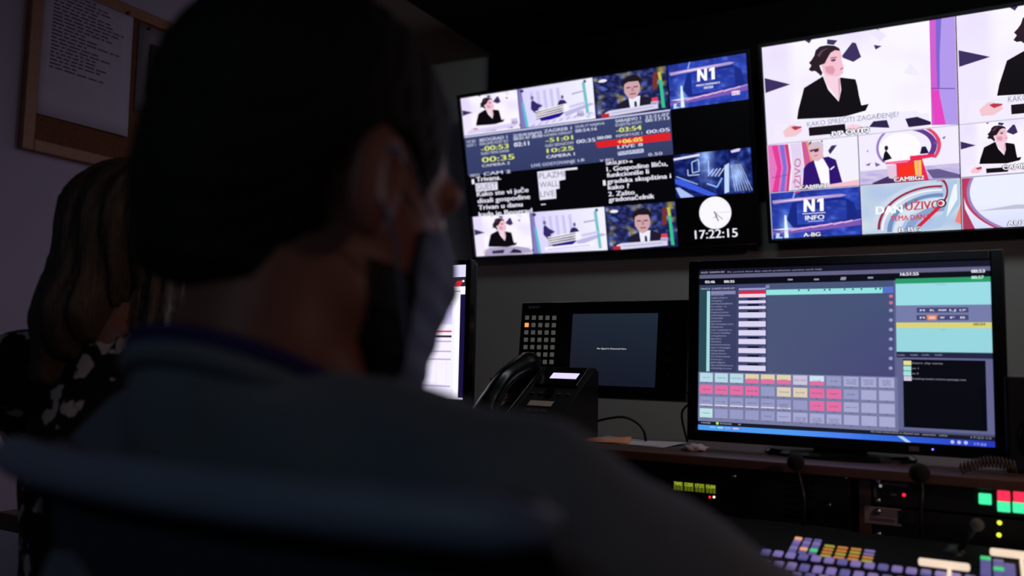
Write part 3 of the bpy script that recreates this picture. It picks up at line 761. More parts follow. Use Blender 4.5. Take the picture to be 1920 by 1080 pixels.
obj('slot', box(BM(), a - .028, a - .024, -.001, 0, b_ - .022, b_ - .006), grey_pl, t)
a, b_ = P(1676, 927); obj('toggle_switch', box(BM(), a - .004, a + .004, -.006, 0, b_ - .0015, b_ + .0015, .0006), grey_pl, t)
t, hw, h = rack_unit('black rack unit with a pale label sticker and yellow lights, below the glowing buttons', -.156, .30, CZ - .2640, CZ - .2165)
zo = CZ - .2640
a, b_ = P(1655, 968)
obj('label_sticker', box(BM(), a - .0262, a + .0262, -.0006, 0, b_ - .0125, b_ + .0135, .0002), mat('worn_grey_sticker', (150, 138, 140), .7), t)
bm = BM()
for k in range(3): box(bm, a - .012, a + .02, -.0009, -.0006, b_ + .009 - k * .004, b_ + .0105 - k * .004)
for k in range(12): box(bm, a - .018 + k * .003, a - .016 + k * .003, -.0009, -.0006, b_ - .008, b_ - .003)
obj('sticker_print', bm, mat('faded_print', (90, 80, 86), .8), t)
a, b_ = P(1698, 970); bm = BM(); box(bm, a - .010, a + .010, -.002, 0, b_ - .010, b_ + .010, .001); box(bm, a - .007, a + .007, -.0025, -.002, b_ - .0006, b_ + .0006, 0, Matrix.Translation((a, 0, b_)) @ Matrix.Rotation(.8, 4, 'Y') @ Matrix.Translation((-a, 0, -b_))); box(bm, a - .007, a + .007, -.0025, -.002, b_ - .0006, b_ + .0006, 0, Matrix.Translation((a, 0, b_)) @ Matrix.Rotation(-.8, 4, 'Y') @ Matrix.Translation((-a, 0, -b_)))
obj('fan_cover', bm, black, t)
for (x, y) in ((1874, 980), (1873, 1003)): a, b_ = P(x, y); led(t, a, b_, (226, 240, 60), 1.5, .0032)
obj('lower_lip', box(BM(), -hw + .02, hw, -.004, 0, .0005, .003, .0005), MATS['worn_steel_edge'], t)

# ------------------------------------------------------------------ desktop monitors
def desk_monitor(label, loc, yaw, tilt, W, H, b=.02, foot=True):
    t = thing('desktop_monitor', label, 'monitor', loc, (tilt, 0, yaw), 'desktop monitors on the bridge')
    bm = BM()
    for a in ((-W / 2 - b, -W / 2, -H / 2 - b, H / 2 + b * .8), (W / 2, W / 2 + b, -H / 2 - b, H / 2 + b * .8), (-W / 2, W / 2, H / 2, H / 2 + b * .8), (-W / 2, W / 2, -H / 2 - b, -H / 2)):
        box(bm, a[0], a[1], -.005, .014, a[2], a[3], .002)
    obj('bezel', bm, gloss, t)
    bm = BM(); box(bm, -W / 2 - b + .003, W / 2 + b - .003, .014, .034, -H / 2 - b + .003, H / 2 + b * .7, .008); box(bm, -W / 4, W / 4, .034, .052, -H / 3, H / 4, .008)
    obj('casing', bm, black, t)
    s = obj('screen', box(BM(), -W / 2, W / 2, .001, .013, -H / 2, H / 2), mat('unlit_display_glass', (9, 9, 14), .3), t)
    # stand: kept upright by undoing the tilt
    drop = -(loc[2] - SZ) - .0
    bm = BM(); Mi = Matrix.Rotation(-tilt, 4, 'X')
    box(bm, -.045, .045, .05, .07, drop + .012, -.02, .004, Mi); obj('stand_neck', bm, black, t)
    bm = BM(); lathe(bm, [(.125, drop), (.125, drop + .005), (.118, drop + .010), (.05, drop + .013), (.0001, drop + .013)], 40, Mi @ Matrix.Translation((0, .035, 0)) @ Matrix.Diagonal((1, .62, 1, 1)) @ Matrix.Identity(4))
    obj('stand_base', bm, gloss, t, False)
    return t, s


W, H = .4740, .2972
tm, sm = desk_monitor('desktop monitor with grey playout software and pink cue keys, right of the touch panel', (-.2248, 1.534, CZ + .0261), .0111, -.0267, W, H)
MM = hmap([(1313, 503), (1853, 489), (1866, 840), (1309, 805)])
Z7 = zoomf(1290, 470, 4.697); Z8 = zoomf(1580, 470, 4.697); Z9 = zoomf(1290, 680, 5.4); ZA = zoomf(1580, 680, 5.4)
uL = 0.0
vtop = .0


def mv(x, y): return MM(x, y)[1]


def mu(x, y): return MM(x, y)[0]


p = Pic(MM, W, H)
p.rect(0, 0, 1, 1, (70, 76, 110), 0)
v0, v1_, v2_, v3_ = mv(1313, 513), mv(1313, 520), mv(1313, 532), mv(1313, 541)
p.rect(0, 0, 1, v0, (20, 20, 40), 1); p.rect(0, v0, 1, v1_, (96, 96, 130), 1); p.rect(0, v1_, 1, v2_, (9, 9, 20), 1)
p.text('GALLERY - RUNDOWN VIEW', .005, v0 * .75, .10, .012, (180, 180, 205), 3); p.text('file control show data search production systems tools help', .11, v0 * .75, .46, .010, (150, 150, 180), 3)
p.tx('02:46', (155, 278), (240, 272), 5, (225, 225, 240), 3, .0015, Z7); p.tx('00:35', (322, 276), (412, 270), 5, (225, 225, 240), 3, .0015, Z7)
p.tx('16:51:55', (505, 224), (662, 216), 6, (235, 235, 245), 3, .0015, Z8); p.tx('00:53', (1122, 202), (1236, 196), 6, (235, 235, 245), 3, .0015, Z8)
for x in (905, 1135, 1368): a = MM(*Z7(x, 250)); p.rect(a[0] - .009, a[1] - .006, a[0] + .009, a[1] + .004, (140, 140, 165), 3)
for x in (10, 245): a = MM(*Z8(x, 238)); p.rect(a[0] - .009, a[1] - .006, a[0] + .009, a[1] + .004, (140, 140, 165), 3)
p.build('window_header', sm)
vb = (mv(*Z9(300, 100)) + mv(*ZA(300, 125))) / 2
ua = mu(*Z7(430, 700)); ub = mu(*Z7(690, 700)); ux = mu(*Z8(455, 700)); vg = v2_
p = Pic(MM, W, H)
p.rect(0, vg, ua, vb, (56, 62, 96), 1); p.rect(0, vg + .01, .03, vb, (40, 70, 84), 2); p.rect(mu(*Z7(168, 700)), mv(*Z7(180, 345)), mu(*Z7(196, 700)), vb - .004, (160, 214, 214), 3)
p.rect(mu(*Z7(205, 500)), mv(*Z7(300, 345)), ua - .004, mv(*Z7(300, 375)), (130, 130, 172), 2)
rnd = random.Random(4)
vA, vB = mv(*Z7(300, 385)), mv(*Z7(300, 1035))
p.text('VEHICLE  Q INDEX NAME KEY', .005, mv(*Z7(280, 330)), ua - .006, .011, (190, 188, 215), 3)
for k in range(26):
    v = vA + (vB - vA) * k / 25; L = rnd.uniform(.45, 1.0); x = mu(*Z7(206, 700)); 
    p.text(''.join(rnd.choice('abcdeghiklmnoprstuvz ') for _ in range(int(22 * L))) + 'a', x, v, x + (ua - .012 - x) * L, .0095, (158, 158, 190), 4)
p.build('story_list', sm)
p = Pic(MM, W, H)
x0, x1 = mu(*Z7(450, 700)), mu(*Z7(688, 700))
p.rect(ua, vg, ub + .004, vb, (64, 68, 108), 1)
p.rect(x0, mv(*Z7(570, 320)), x1, mv(*Z7(570, 338)), (150, 150, 196), 2); p.rect(x1, mv(*Z7(700, 295)), x1 + .014, mv(*Z7(700, 325)), (130, 130, 190), 2)
p.rect(x0, mv(*Z7(570, 345)), x1, mv(*Z7(570, 372)), (212, 40, 70), 2); p.rect(x0, mv(*Z7(570, 372)), x1, mv(*Z7(570, 402)), (236, 206, 224), 2)
for a, b_ in ((430, 455), (480, 505), (535, 582), (613, 662), (692, 740), (770, 816), (852, 896), (930, 974), (1006, 1052)):
    va_, vb_ = mv(*Z7(570, a)), mv(*Z7(570, b_)); p.rect(x0, va_, x1, vb_, (214, 208, 238), 2)
    p.rect(x0 + (x1 - x0) * .33, va_ - .012, x0 + (x1 - x0) * .75, va_ - .002, (6, 6, 30), 2); p.rect(x1 - .012, va_ - .011, x1 - .004, va_ - .004, (110, 110, 140), 2)
p.build('item_column', sm)
p = Pic(MM, W, H)
p.field(ub + .004, vg, ux, vb, 8, 6, lambda a, b: (72 - 4 * a + 2 * b, 84 - 14 * a * b, 116 + 2 * a), 1)
va_, vb_ = (mv(*Z7(800, 340)) + mv(*Z8(100, 322))) / 2, (mv(*Z7(800, 385)) + mv(*Z8(100, 372))) / 2
p.rect(ub + .001, va_, mu(*Z8(352, 330)), vb_, (146, 222, 222), 2); p.rect(mu(*Z8(358, 330)), va_ - .004, mu(*Z8(445, 330)), vb_, (84, 112, 200), 2)
for x, z in ((975, Z7), (1060, Z7), (1200, Z7), (1245, Z7), (1375, Z7), (85, Z8), (160, Z8), (285, Z8), (325, Z8)):
    u = mu(*z(x, 335)); p.rect(u, va_ + .002, u + .005, va_ + .012, (30, 50, 70), 3)
for k, y in enumerate((400, 458, 525, 610, 693, 778, 862, 948, 1034)):
    a = MM(*Z8(425, y)); p.disc(a[0], a[1], .0065, .010, (200, 110, 140) if k < 2 else (150, 150, 190), 3, 12)
p.build('timeline_area', sm)
# cue keys, 12 x 4
p = Pic(MM, W, H)
uL_, uR_ = 0.002, mu(*ZA(545, 400)); vB1 = (mv(*Z9(200, 590)) + mv(*ZA(400, 650))) / 2
p.rect(0, vb, uR_ + .006, vB1 + .012, (118, 122, 160), 1)
pk, aq, cr, gy, gl = (222, 108, 160), (178, 214, 226), (214, 202, 180), (146, 150, 192), (164, 166, 206)
grid = [[aq, aq, aq, 'cp', 'cp', 'cp', (196, 190, 214), 'wp', gy, gl, gl, gl], [pk, pk, pk, pk, gy, cr, cr, pk, pk, gy, gl, gl],
        ['u', 'u', 'u', 'u', 'u', 'w', gy, pk, pk, gl, gl, gl], [(186, 222, 224), gy, gy, gy, gy, gl, gl, gl, gl, gl, gl, gl]]
for j in range(4):
    for i in range(12):
        cw = (uR_ - uL_) / 12; chh = (vB1 - vb) / 4; a0 = uL_ + cw * i + cw * .06; a1 = a0 + cw * .86; b0 = vb + chh * j + chh * .08; b1 = b0 + chh * .76; c_ = grid[j][i]
        if c_ == 'cp': p.rect(a0, b0, a1, b0 + (b1 - b0) * .55, (220, 206, 166), 2); p.rect(a0, b0 + (b1 - b0) * .55, a1, b1, pk, 2)
        elif c_ == 'wp': p.rect(a0, b0, a1, b0 + (b1 - b0) * .58, (200, 220, 236), 2); p.rect(a0, b0 + (b1 - b0) * .58, a1, b1, pk, 2)
        elif c_ in ('u', 'w'): p.rect(a0, b0, a1, b1, gy, 2); p.rect(a0, b1 - .008, a1, b1, (214, 206, 220), 3)
        else: p.rect(a0, b0, a1, b1, c_, 2)
        if (i, j) not in ((4, 1), (6, 2), (10, 1), (11, 1), (10, 2), (11, 2), (1, 3), (2, 3), (3, 3), (9, 3), (10, 3), (11, 3)):
            for q in range(3 if (i > 8 and j == 0) or (j == 3 and i > 5) or c_ == 'w' else 1):
                w_ = rnd.uniform(.5, .8) * (a1 - a0); m_ = (a0 + a1) / 2; vv = (b0 + b1) / 2 + .004 + (q - (0 if q == 0 else .0)) * .011 - (.011 if j == 0 and i > 8 else 0)
                p.text(rnd.choice(['cam live', 'vo clip', 'studio', 'insert', 'remote', 'wipe bg']), m_ - w_ / 2, vv, m_ + w_ / 2, .009, (70, 66, 110), 4)
        p.rect((a0 + a1) / 2 - .003, b1 + .003, (a0 + a1) / 2 + .003, b1 + .007, (70, 74, 110), 2)
p.build('cue_keys', sm)
# right column
p = Pic(MM, W, H); ur0 = mu(*Z8(466, 400)); ur1 = 1.0
vv = lambda y: (mv(*Z8(480, y)) + mv(*Z8(1280, y - 14))) / 2
p.rect(ux, vg, ur0, .94, (92, 96, 138), 1); p.rect(ur0, mv(*Z8(470, 248)), ur1, mv(*Z8(470, 292)), (40, 152, 104), 2)
p.tx('00:57', (1122, 256), (1228, 252), 6, (190, 240, 220), 3, .0015, Z8)
p.rect(ur0, mv(*Z8(470, 292)), ur1, mv(*Z8(470, 482)), (152, 216, 226), 2); p.rect(ur0, mv(*Z8(470, 482)), ur1, mv(*Z8(470, 632)), (116, 122, 166), 2)
p.text('next story', mu(*Z8(820, 300)), mv(*Z8(820, 306)), mu(*Z8(900, 300)), .008, (90, 140, 160), 3)
for j, (y, L_) in enumerate(((525, ('M', 'K', 'PGM', 'LJ', 'LP')), (590, ('M', 'BB', 'W', 'F', 'B')))):
    for x, l_ in zip((698, 785, 872, 962, 1050), L_):
        a = MM(*Z8(x, y)); c_ = (232, 138, 84) if l_ == 'BB' else (66, 70, 116); p.rect(a[0] - .0175, a[1] - .014, a[0] + .0175, a[1] + .014, c_, 3)
        p.text(l_, a[0] - .005 - .002 * len(l_), a[1] + .006, a[0] + .005 + .002 * len(l_), .011, (226, 224, 240), 4, .001)
p.rect(ur0, mv(*Z8(470, 632)), ur1, mv(*Z8(470, 680)), (212, 206, 120), 2); p.tx('-00:04', (1132, 664), (1246, 660), 5, (100, 96, 40), 3, .001, Z8)
p.rect(ur0, mv(*Z8(470, 680)), ur1, mv(*Z8(480, 888)), (148, 210, 218), 2); p.text('cue', mu(*Z8(860, 700)), mv(*Z8(870, 702)), mu(*Z8(900, 700)), .008, (90, 150, 160), 3)
p.build('cue_panel', sm)
p = Pic(MM, W, H)
vq = mv(*Z8(480, 892)); p.rect(ur0, vq, ur1, mv(*Z8(560, 940)), (34, 36, 64), 2)
for x in (515, 628, 728, 842): a = MM(*Z8(x, 918)); p.text('tab', a[0] - .012, a[1] + .004, a[0] + .012, .009, (150, 150, 180), 3)
p.rect(ur0, mv(*Z8(560, 940)), ur1, .935, (96, 98, 140), 1); ul, ur_, vu, vd = mu(*ZA(615, 200)), mu(*ZA(1455, 400)), mv(*Z8(535, 956)), mv(*ZA(620, 655))
p.rect(ul, vu, ur_, vd, (6, 7, 16), 2)
for (y, c_, L_, t_) in ((988, (222, 216, 150), 250, 'insert clip name'), (1035, (160, 220, 214), 55, 'vo 1'), (1080, (160, 220, 214), 55, 'vo 2')):
    a = MM(*Z8(572, y)); p.rect(a[0] - .013, a[1] - .012, a[0] + .012, a[1] + .013, c_, 3); b_ = MM(*Z8(610, y)); p.text(t_, b_[0], b_[1] + .005, b_[0] + L_ / 4.697 / 555, .010, (150, 150, 170), 3)
a = MM(*ZA(662, 160)); p.rect(a[0] - .013, a[1] - .013, a[0] + .012, a[1] + .013, (200, 196, 220), 3); b_ = MM(*ZA(705, 160)); p.text('breaking studio camera package two', b_[0], b_[1] + .005, b_[0] + .165, .010, (150, 150, 170), 3)
p.build('event_log', sm)
p = Pic(MM, W, H)
vt0 = (mv(*Z9(300, 648)) + mv(*ZA(800, 745))) / 2; p.rect(0, vB1 + .012, 1, vt0, (24, 26, 40), 2)
p.text('ready', .012, vt0 - .010, .05, .010, (190, 190, 190), 3); p.disc(.075, vt0 - .014, .006, .009, (170, 220, 90), 3, 10); p.text('all channels', .085, vt0 - .010, .13, .010, (190, 190, 190), 3); p.text('ok', .155, vt0 - .01, .165, .010, (190, 190, 190), 3)
p.text('the next event starts in channel one   automatic   online', .62, vt0 - .012, .86, .010, (170, 166, 176), 3); p.text('17:22:15', .93, vt0 - .010, .99, .010, (160, 150, 160), 3)
p.field(0, vt0, 1, 1, 20, 1, lambda a, b: (60 - 30 * abs(a - .3) + 20 * (a < .6), max(40, 150 - 105 * max(0, a - .35) * 1.4), max(110, 236 - 100 * max(0, a - .5))), 2)
for x, c_ in ((.012, (90, 150, 220)), (.045, (130, 200, 230)), (.075, (190, 220, 200)), (.105, (150, 170, 230)), (.135, (240, 190, 220))): p.rect(x, vt0 + .008, x + .022, .985, c_, 3)
p.poly([(.705, vt0), (.722, vt0), (.748, 1), (.732, 1)], (170, 206, 250), 3)
for x in (.875, .895, .915): p.disc(x, (vt0 + 1) / 2, .006, .010, (190, 190, 240), 3, 8)
p.text('17:22', .94, vt0 + .025, .975, .012, (190, 190, 240), 3); p.text('10.12.', .94, vt0 + .043, .975, .012, (190, 190, 240), 3)
p.build('task_bar', sm)
a = MM(1750, 845); led_x = (a[0] - .5) * W
bm = BM(); lathe(bm, [(.0016, 0), (.0012, .001), (.0001, .0012)], 10, Matrix.Translation((led_x, -.005, -H / 2 - .009)) @ Matrix.Rotation(math.pi / 2, 4, 'X')); obj('power_light', bm, mat('glow_power_blue', (20, 20, 60), .4, emit=(120, 90, 255), es=3), tm)
obj('button_strip', box(BM(), led_x - .035, led_x - .02, -.006, -.004, -H / 2 - .014, -H / 2 - .006, .0005), grey_pl, tm)

# left desktop monitor (mostly behind the seated man)
tl, sl = desk_monitor('desktop monitor with a white spreadsheet page, mostly behind the masked man', (-1.196, 1.500, CZ + .050), 0.0, 0.0, W, H, .013)
inv = lambda x, y: ((aty(x, y, 1.5).x + 1.196) / W + .5, .5 - (aty(x, y, 1.5).z - CZ - .050) / H)
p = Pic(inv, W, H)
p.rect(0, 0, 1, 1, (236, 230, 250), 0); V = lambda y: inv(870, y)[1]
p.rect(0, 0, 1, V(518) , (214, 210, 246), 1); p.rect(0, V(519), 1, V(537), (40, 36, 50), 1); p.poly([(.93, V(537)), (.95, V(527)), (.985, V(525)), (.97, V(537))], (206, 40, 50), 2); p.disc(.985, V(527), .006, .009, (240, 240, 255), 2, 10)
p.rect(0, V(537), 1, V(545), (244, 240, 255), 1); p.rect(0, V(545), .97, V(547), (150, 140, 190), 2)
p.rect(.972, V(552), 1, V(746), (24, 16, 60), 2); p.rect(.945, V(547), .968, V(746), (250, 248, 255), 2)
p.rect(0, V(568), .93, V(608), (186, 176, 226), 1, (206, 200, 240)); p.rect(.4, V(620), .93, V(623), (214, 60, 80), 3); p.rect(.4, V(629), .93, V(633), (60, 50, 70), 3)
for y in (639, 658, 673, 724): p.rect(.0, V(y), .93, V(y + 3), (184, 174, 216), 3)
for k in range(12): p.rect(.30 + k * .055, V(676), .302 + k * .055, V(722), (214, 206, 234), 2)
p.rect(.50, V(716), .58, V(719), (206, 204, 150), 4); p.rect(.25, V(743), .40, V(748), (60, 214, 130), 4); p.rect(0, V(749.5), 1, 1, (14, 10, 30), 4)
for k in range(6): p.rect(.62 + k * .045, V(753), .645 + k * .045, V(757), (196, 190, 226), 5)
p.rect(.90, V(752), .94, V(758), (210, 206, 240), 5)
p.build('spreadsheet_page', sl, 1.15)

# ------------------------------------------------------------------ touch panel with key block
tp = thing('touch_panel', 'black control panel with small lit keys and dim blue screen, behind the desk phone', 'control panel', (-.704, 1.62, CZ + .0246), (-.1035, 0, -.0267))
PW, PH = .3867, .2036
PM = hmap([(980, 568), (1293, 561), (1284, 753), (965, 739)])
LP = lambda x, y: ((PM(x, y)[0] - .5) * PW, (.5 - PM(x, y)[1]) * PH)
ZP = zoomf(880, 550, 3.858)
obj('casing', box(BM(), -PW / 2, PW / 2, 0, .035, -PH / 2, PH / 2, .003), gloss, tp)
a0 = LP(*ZP(752, 150)); a1 = LP(*ZP(1368, 148)); a2 = LP(*ZP(1340, 680))
p = Pic(None, a1[0] - a0[0], a0[1] - a2[1]); p.field(0, 0, 1, 1, 10, 8, lambda a, b: (30 - 8 * b, 38 - 14 * b + 2 * a, 50 - 14 * b + 4 * a), 0); p.text('No Signal Is Detected Here', .32, .50, .66, .02, (190, 195, 205), 2, .002)
dsp = p.build('display', tp); dsp.location = ((a0[0] + a1[0]) / 2, 0, (a0[1] + a2[1]) / 2)
keym = mat('pale_backlit_key', (110, 112, 112), .5, emit=(70, 70, 66), es=.9); ork = mat('orange_lit_key', (200, 120, 60), .5, emit=(250, 150, 70), es=1.3)
for j in range(7):
    for i in range(5):
        if i == 0 and j == 6: continue
        f = j / 6; xx = 423 - 22 * f + i * (49 - 0.6 * f) - (0 if i else 0); yy = 178 + j * 53 + i * .3
        a = LP(*ZP(xx, yy)); lit = (i, j) in ((0, 1), (2, 6))
        obj('key', box(BM(), a[0] - .0046, a[0] + .0046, -.003, 0, a[1] - .0046, a[1] + .0046, .0009), ork if lit else keym, tp, label='orange lit key' if lit else None)
a = LP(*ZP(475, 102)); p = Pic(None, .03, .006); p.text('SONY', .02, .95, .98, .9, (34, 34, 38), 1, .01); q = p.build('maker_lettering', tp); q.location = (a[0], 0, a[1])
for k in range(4):
    a = LP(*ZP(1440, 300 + k * 95)); obj('side_key', box(BM(), a[0] - .006, a[0] + .006, -.002, 0, a[1] - .0035, a[1] + .0035, .0008), black, tp)
bm = BM(); dr = -(CZ + .0246 - SZ); Mi = Matrix.Rotation(.1035, 4, 'X'); box(bm, -.13, -.07, .03, .05, dr + .006, -.02, .004, Mi); box(bm, -.16, -.04, -.03, .08, dr, dr + .007, .003, Mi); obj('stand', bm, black, tp)

# ------------------------------------------------------------------ desk phone
PH0 = atz(1035, 835, SZ); PH0 = Vector((-.700, 1.40 + .02, SZ))
ph = thing('desk_phone', 'black office desk phone with white lit display, in front of the touch panel', 'telephone', (aty(1052, 701, 1.537).x - .008, 1.50, SZ), (0, 0, -.10)); ph.scale = (1.15,) * 3
bm = BM(); Mt = Matrix.Rotation(.95, 4, 'X')
vsx = []
prof = [(-.085, .0), (-.085, .022), (.060, .125), (.078, .122), (.078, 0)]
n0 = len(bm.verts)
L_ = [bm.verts.new((-.095, y, z)) for y, z in prof]; R_ = [bm.verts.new((.056, y, z)) for y, z in prof]
bm.faces.new(L_); bm.faces.new(R_[::-1])
for i in range(5): bm.faces.new((L_[i], L_[(i + 1) % 5], R_[(i + 1) % 5], R_[i]))
bmesh.ops.bevel(bm, geom=bm.edges[:], offset=.004, segments=2, affect='EDGES')
obj('base', bm, black, ph)
sl_dir = Vector((0, .145, .103)).normalized(); nrm = Vector((0, -sl_dir.z, sl_dir.y)); org = Vector((0, -.085, .022))


def on_slope(u, v, d=0): return org + Vector((u, 0, 0)) + sl_dir * v + nrm * d


def slope_box(u0, u1, v0_, v1__, d0, d1, bev=.001):
    bm = BM(); M = Matrix(((1, 0, 0, org.x), (0, sl_dir.y, nrm.y, org.y), (0, sl_dir.z, nrm.z, org.z), (0, 0, 0, 1)))
    # columns: u, v (along slope), d (out of slope)
    M = Matrix(((1, 0, 0, org.x), (0, sl_dir.y, nrm.y, org.y), (0, sl_dir.z, nrm.z, org.z), (0, 0, 0, 1)))
    return box(bm, u0, u1, v0_, v1__, d0, d1, bev, M)


obj('display_frame', slope_box(-.038, .050, .118, .170, 0, .005), gloss, ph)
obj('display', slope_box(-.014, .040, .136, .152, .005, .0056, .0002), mat('phone_display_light', (200, 200, 220), .4, emit=(226, 214, 250), es=1.0), ph)
obj('name_label', slope_box(-.022, .026, .062, .076, .001, .0016, .0002), mat('paper_label', (190, 176, 160), .7), ph)
obj('handset_cradle', slope_box(-.090, -.045, .02, .165, 0, .006), gloss, ph)
bm = BM()
for j in range(4):
    for i in range(3): pass
for j in range(4):
    for i in range(3): obj('dial_key', slope_box(-.020 + i * .016, -.009 + i * .016, .006 + j * .013, .014 + j * .013, 0, .003, .0008), mat('dark_grey_key', (52, 50, 52), .5), ph)
for i in range(5): obj('function_key', slope_box(-.034 + i * .018, -.026 + i * .018, .094, .099, 0, .003, .0008), MATS['dark_grey_key'], ph)
bm = BM(); c_ = on_slope(.006, .097, .001); tube(bm, [c_ + nrm * 0, c_ + nrm * .004], .010, 20); obj('navigation_ring', bm, gloss, ph)
bm = BM()
hs = spline([on_slope(-.068, .0, .016), on_slope(-.068, .022, .030), on_slope(-.068, .085, .038), on_slope(-.068, .145, .022), on_slope(-.068, .168, .008)], 6)
tube(bm, hs, [.022, .025, .026, .025, .023, .021, .020, .019, .018, .018, .018, .018, .018, .018, .018, .019, .020, .021, .022, .024, .025, .025, .024, .021, .016][:len(hs)], 14)
obj('handset', bm, gloss, ph, True)
bm = BM(); pts = []
for k in range(160):
    a = k / 159; ctr = Vector((-.095 - .02 * math.sin(a * 3.1), -.075 + a * .09, .012 + .0 * a)); pts.append(ctr + Vector((.005 * math.cos(k * .9), 0, .005 * math.sin(k * .9))))
tube(bm, pts, .0014, 6); obj('coiled_cord', bm, black, ph, True)

# pen cup and pens
pc = atz(925, 800, SZ); pc = Vector((aty(930, 780, 1.47).x, 1.47, SZ))
cup = thing('pen_cup', 'small dark pen cup left of the desk phone', 'pen holder', pc)
bm = BM(); lathe(bm, [(.024, 0), (.027, .075), (.0245, .075), (.022, .004), (.0001, .004)], 28); obj('cup_body', bm, mat('dark_red_plastic', (62, 24, 30), .4), cup, True)
for (dx, dy, c_, lab, hh) in ((-.008, .002, (120, 22, 40), 'red pen standing leftmost in the pen cup', .115), (.004, -.004, (70, 40, 110), 'purple pen standing in the middle of the pen cup', .105), (.012, .006, (150, 120, 110), 'pale pencil leaning right in the pen cup', .096)):
    pn = thing('pen', lab, 'pen', pc + Vector((dx * .6, dy * .6, .0045)), (0, dx * 9, 0), 'pens in the pen cup')
    bm = BM(); tube(bm, [(0, 0, .0), (0, 0, .008), (0, 0, hh - .02)], [.0012, .004, .004], 12); obj('barrel', bm, mat('pen_%d' % c_[0], c_, .35), pn, True)
    bm = BM(); tube(bm, [(0, 0, hh - .02), (0, 0, hh)], .0046, 12); box(bm, .004, .006, -.0012, .0012, hh - .04, hh - .004, .0004); obj('cap', bm, mat('pen_%d' % c_[0], c_, .35), pn, True)

# papers, tissue, cables on the bridge
def sheet(name, label, cat, cx_, cy_, w_, d_, rz, m, z, curl=.006):
    bm = BM(); n = 8; V_ = [[bm.verts.new((w_ * (i / n - .5), d_ * (j / n - .5), curl * abs(i / n - .5) * 2 * (j / n) + .0004)) for i in range(n + 1)] for j in range(n + 1)]
    for j in range(n):
        for i in range(n): bm.faces.new((V_[j][i], V_[j][i + 1], V_[j + 1][i + 1], V_[j + 1][i]))
    o_ = obj(name, bm, m, None, True); o_.location = (cx_, cy_, z); o_.rotation_euler = (0, 0, rz)
    md = o_.modifiers.new('thick', 'SOLIDIFY'); md.thickness = .0004
    return tag(o_, label, cat, 'loose papers on the bridge')


sheet('paper_sheet', 'orange-tinted note paper lying topmost left of the playout monitor', 'paper', -.66, 1.545, .11, .085, .3, mat('warm_paper', (226, 150, 110), .8), SZ + .0016)
sheet('paper_sheet', 'white sheet lying under the orange note paper', 'paper', -.60, 1.56, .18, .10, -.15, white_paper, SZ + .0003, .003)
bm = BM(); bmesh.ops.create_icosphere(bm, subdivisions=3, radius=1)
for v in bm.verts:
    n_ = noise.noise(v.co * 2.2) * .5; v.co *= (1 + n_); v.co = Vector((v.co.x * .021, v.co.y * .015, max(-.0, v.co.z * .008 + .005)))
ts = obj('tissue', bm, white_paper, None, True); ts.location = (aty(1302, 832, 1.49).x, 1.49, SZ); tag(ts, 'crumpled white tissue at the left foot of the playout monitor', 'tissue')
cb = [aty(1095, 800, 1.60), aty(1125, 788, 1.60), aty(1165, 782, 1.59), aty(1190, 790, 1.59), aty(1206, 806, 1.58), aty(1211, 820, 1.575)]
cb[-1].z = SZ + .003; cb = [Vector((-.76, 1.6, SZ + .003))] + cb
bm = BM(); tube(bm, spline(cb, 8), .0026, 8); tag(obj('cable', bm, black, None, True), 'thin black cable arching up behind the orange note paper', 'cable')
cb = [aty(1288, 735, 1.56), aty(1294, 742, 1.58), aty(1298, 752, 1.6), Vector((-.52, 1.61, CZ - .1)), Vector((-.51, 1.615, SZ + .003))]
bm = BM(); tube(bm, spline(cb, 6), .0022, 8); tag(obj('cable', bm, black, None, True), 'short black cable dropping behind the touch panel right edge', 'cable')
pts = []
c0, c1 = aty(1800, 880, 1.44), aty(1905, 866, 1.47)
for k in range(260):
    a = k / 259; ctr = c0.lerp(c1, a); ctr.z = SZ + .008 + .010 * math.sin(a * 2.6); ctr.y += .02 * math.sin(a * math.pi)
    pts.append(ctr + Vector((.0, .0075 * math.cos(k * .36), .0075 * math.sin(k * .36))))
bm = BM(); tube(bm, pts, .0015, 6); tag(obj('coiled_cord', bm, mat('grey_cord', (78, 70, 64), .5), None, True), 'coiled grey headset cord on the bridge under the playout monitor right corner', 'cord')
# small loudspeaker at right edge
q = aty(1890, 770, 1.56)
sp = thing('loudspeaker', 'small black loudspeaker right of the playout monitor, cut by photo edge', 'speaker', (q.x + .055, 1.56, SZ))
obj('cabinet', box(BM(), -.06, .06, -.05, .055, 0, .148, .005), black, sp)
bm = BM(); lathe(bm, [(.042, 0), (.042, .003), (.034, .004), (.012, -.008), (.0001, -.004)], 32, Matrix.Translation((0, -.05, .056)) @ Matrix.Rotation(math.pi / 2, 4, 'X')); obj('woofer', bm, gloss, sp, True)
bm = BM(); lathe(bm, [(.018, 0), (.018, .003), (.010, .004), (.0001, .006)], 24, Matrix.Translation((0, -.05, .118)) @ Matrix.Rotation(math.pi / 2, 4, 'X')); obj('tweeter', bm, gloss, sp, True)

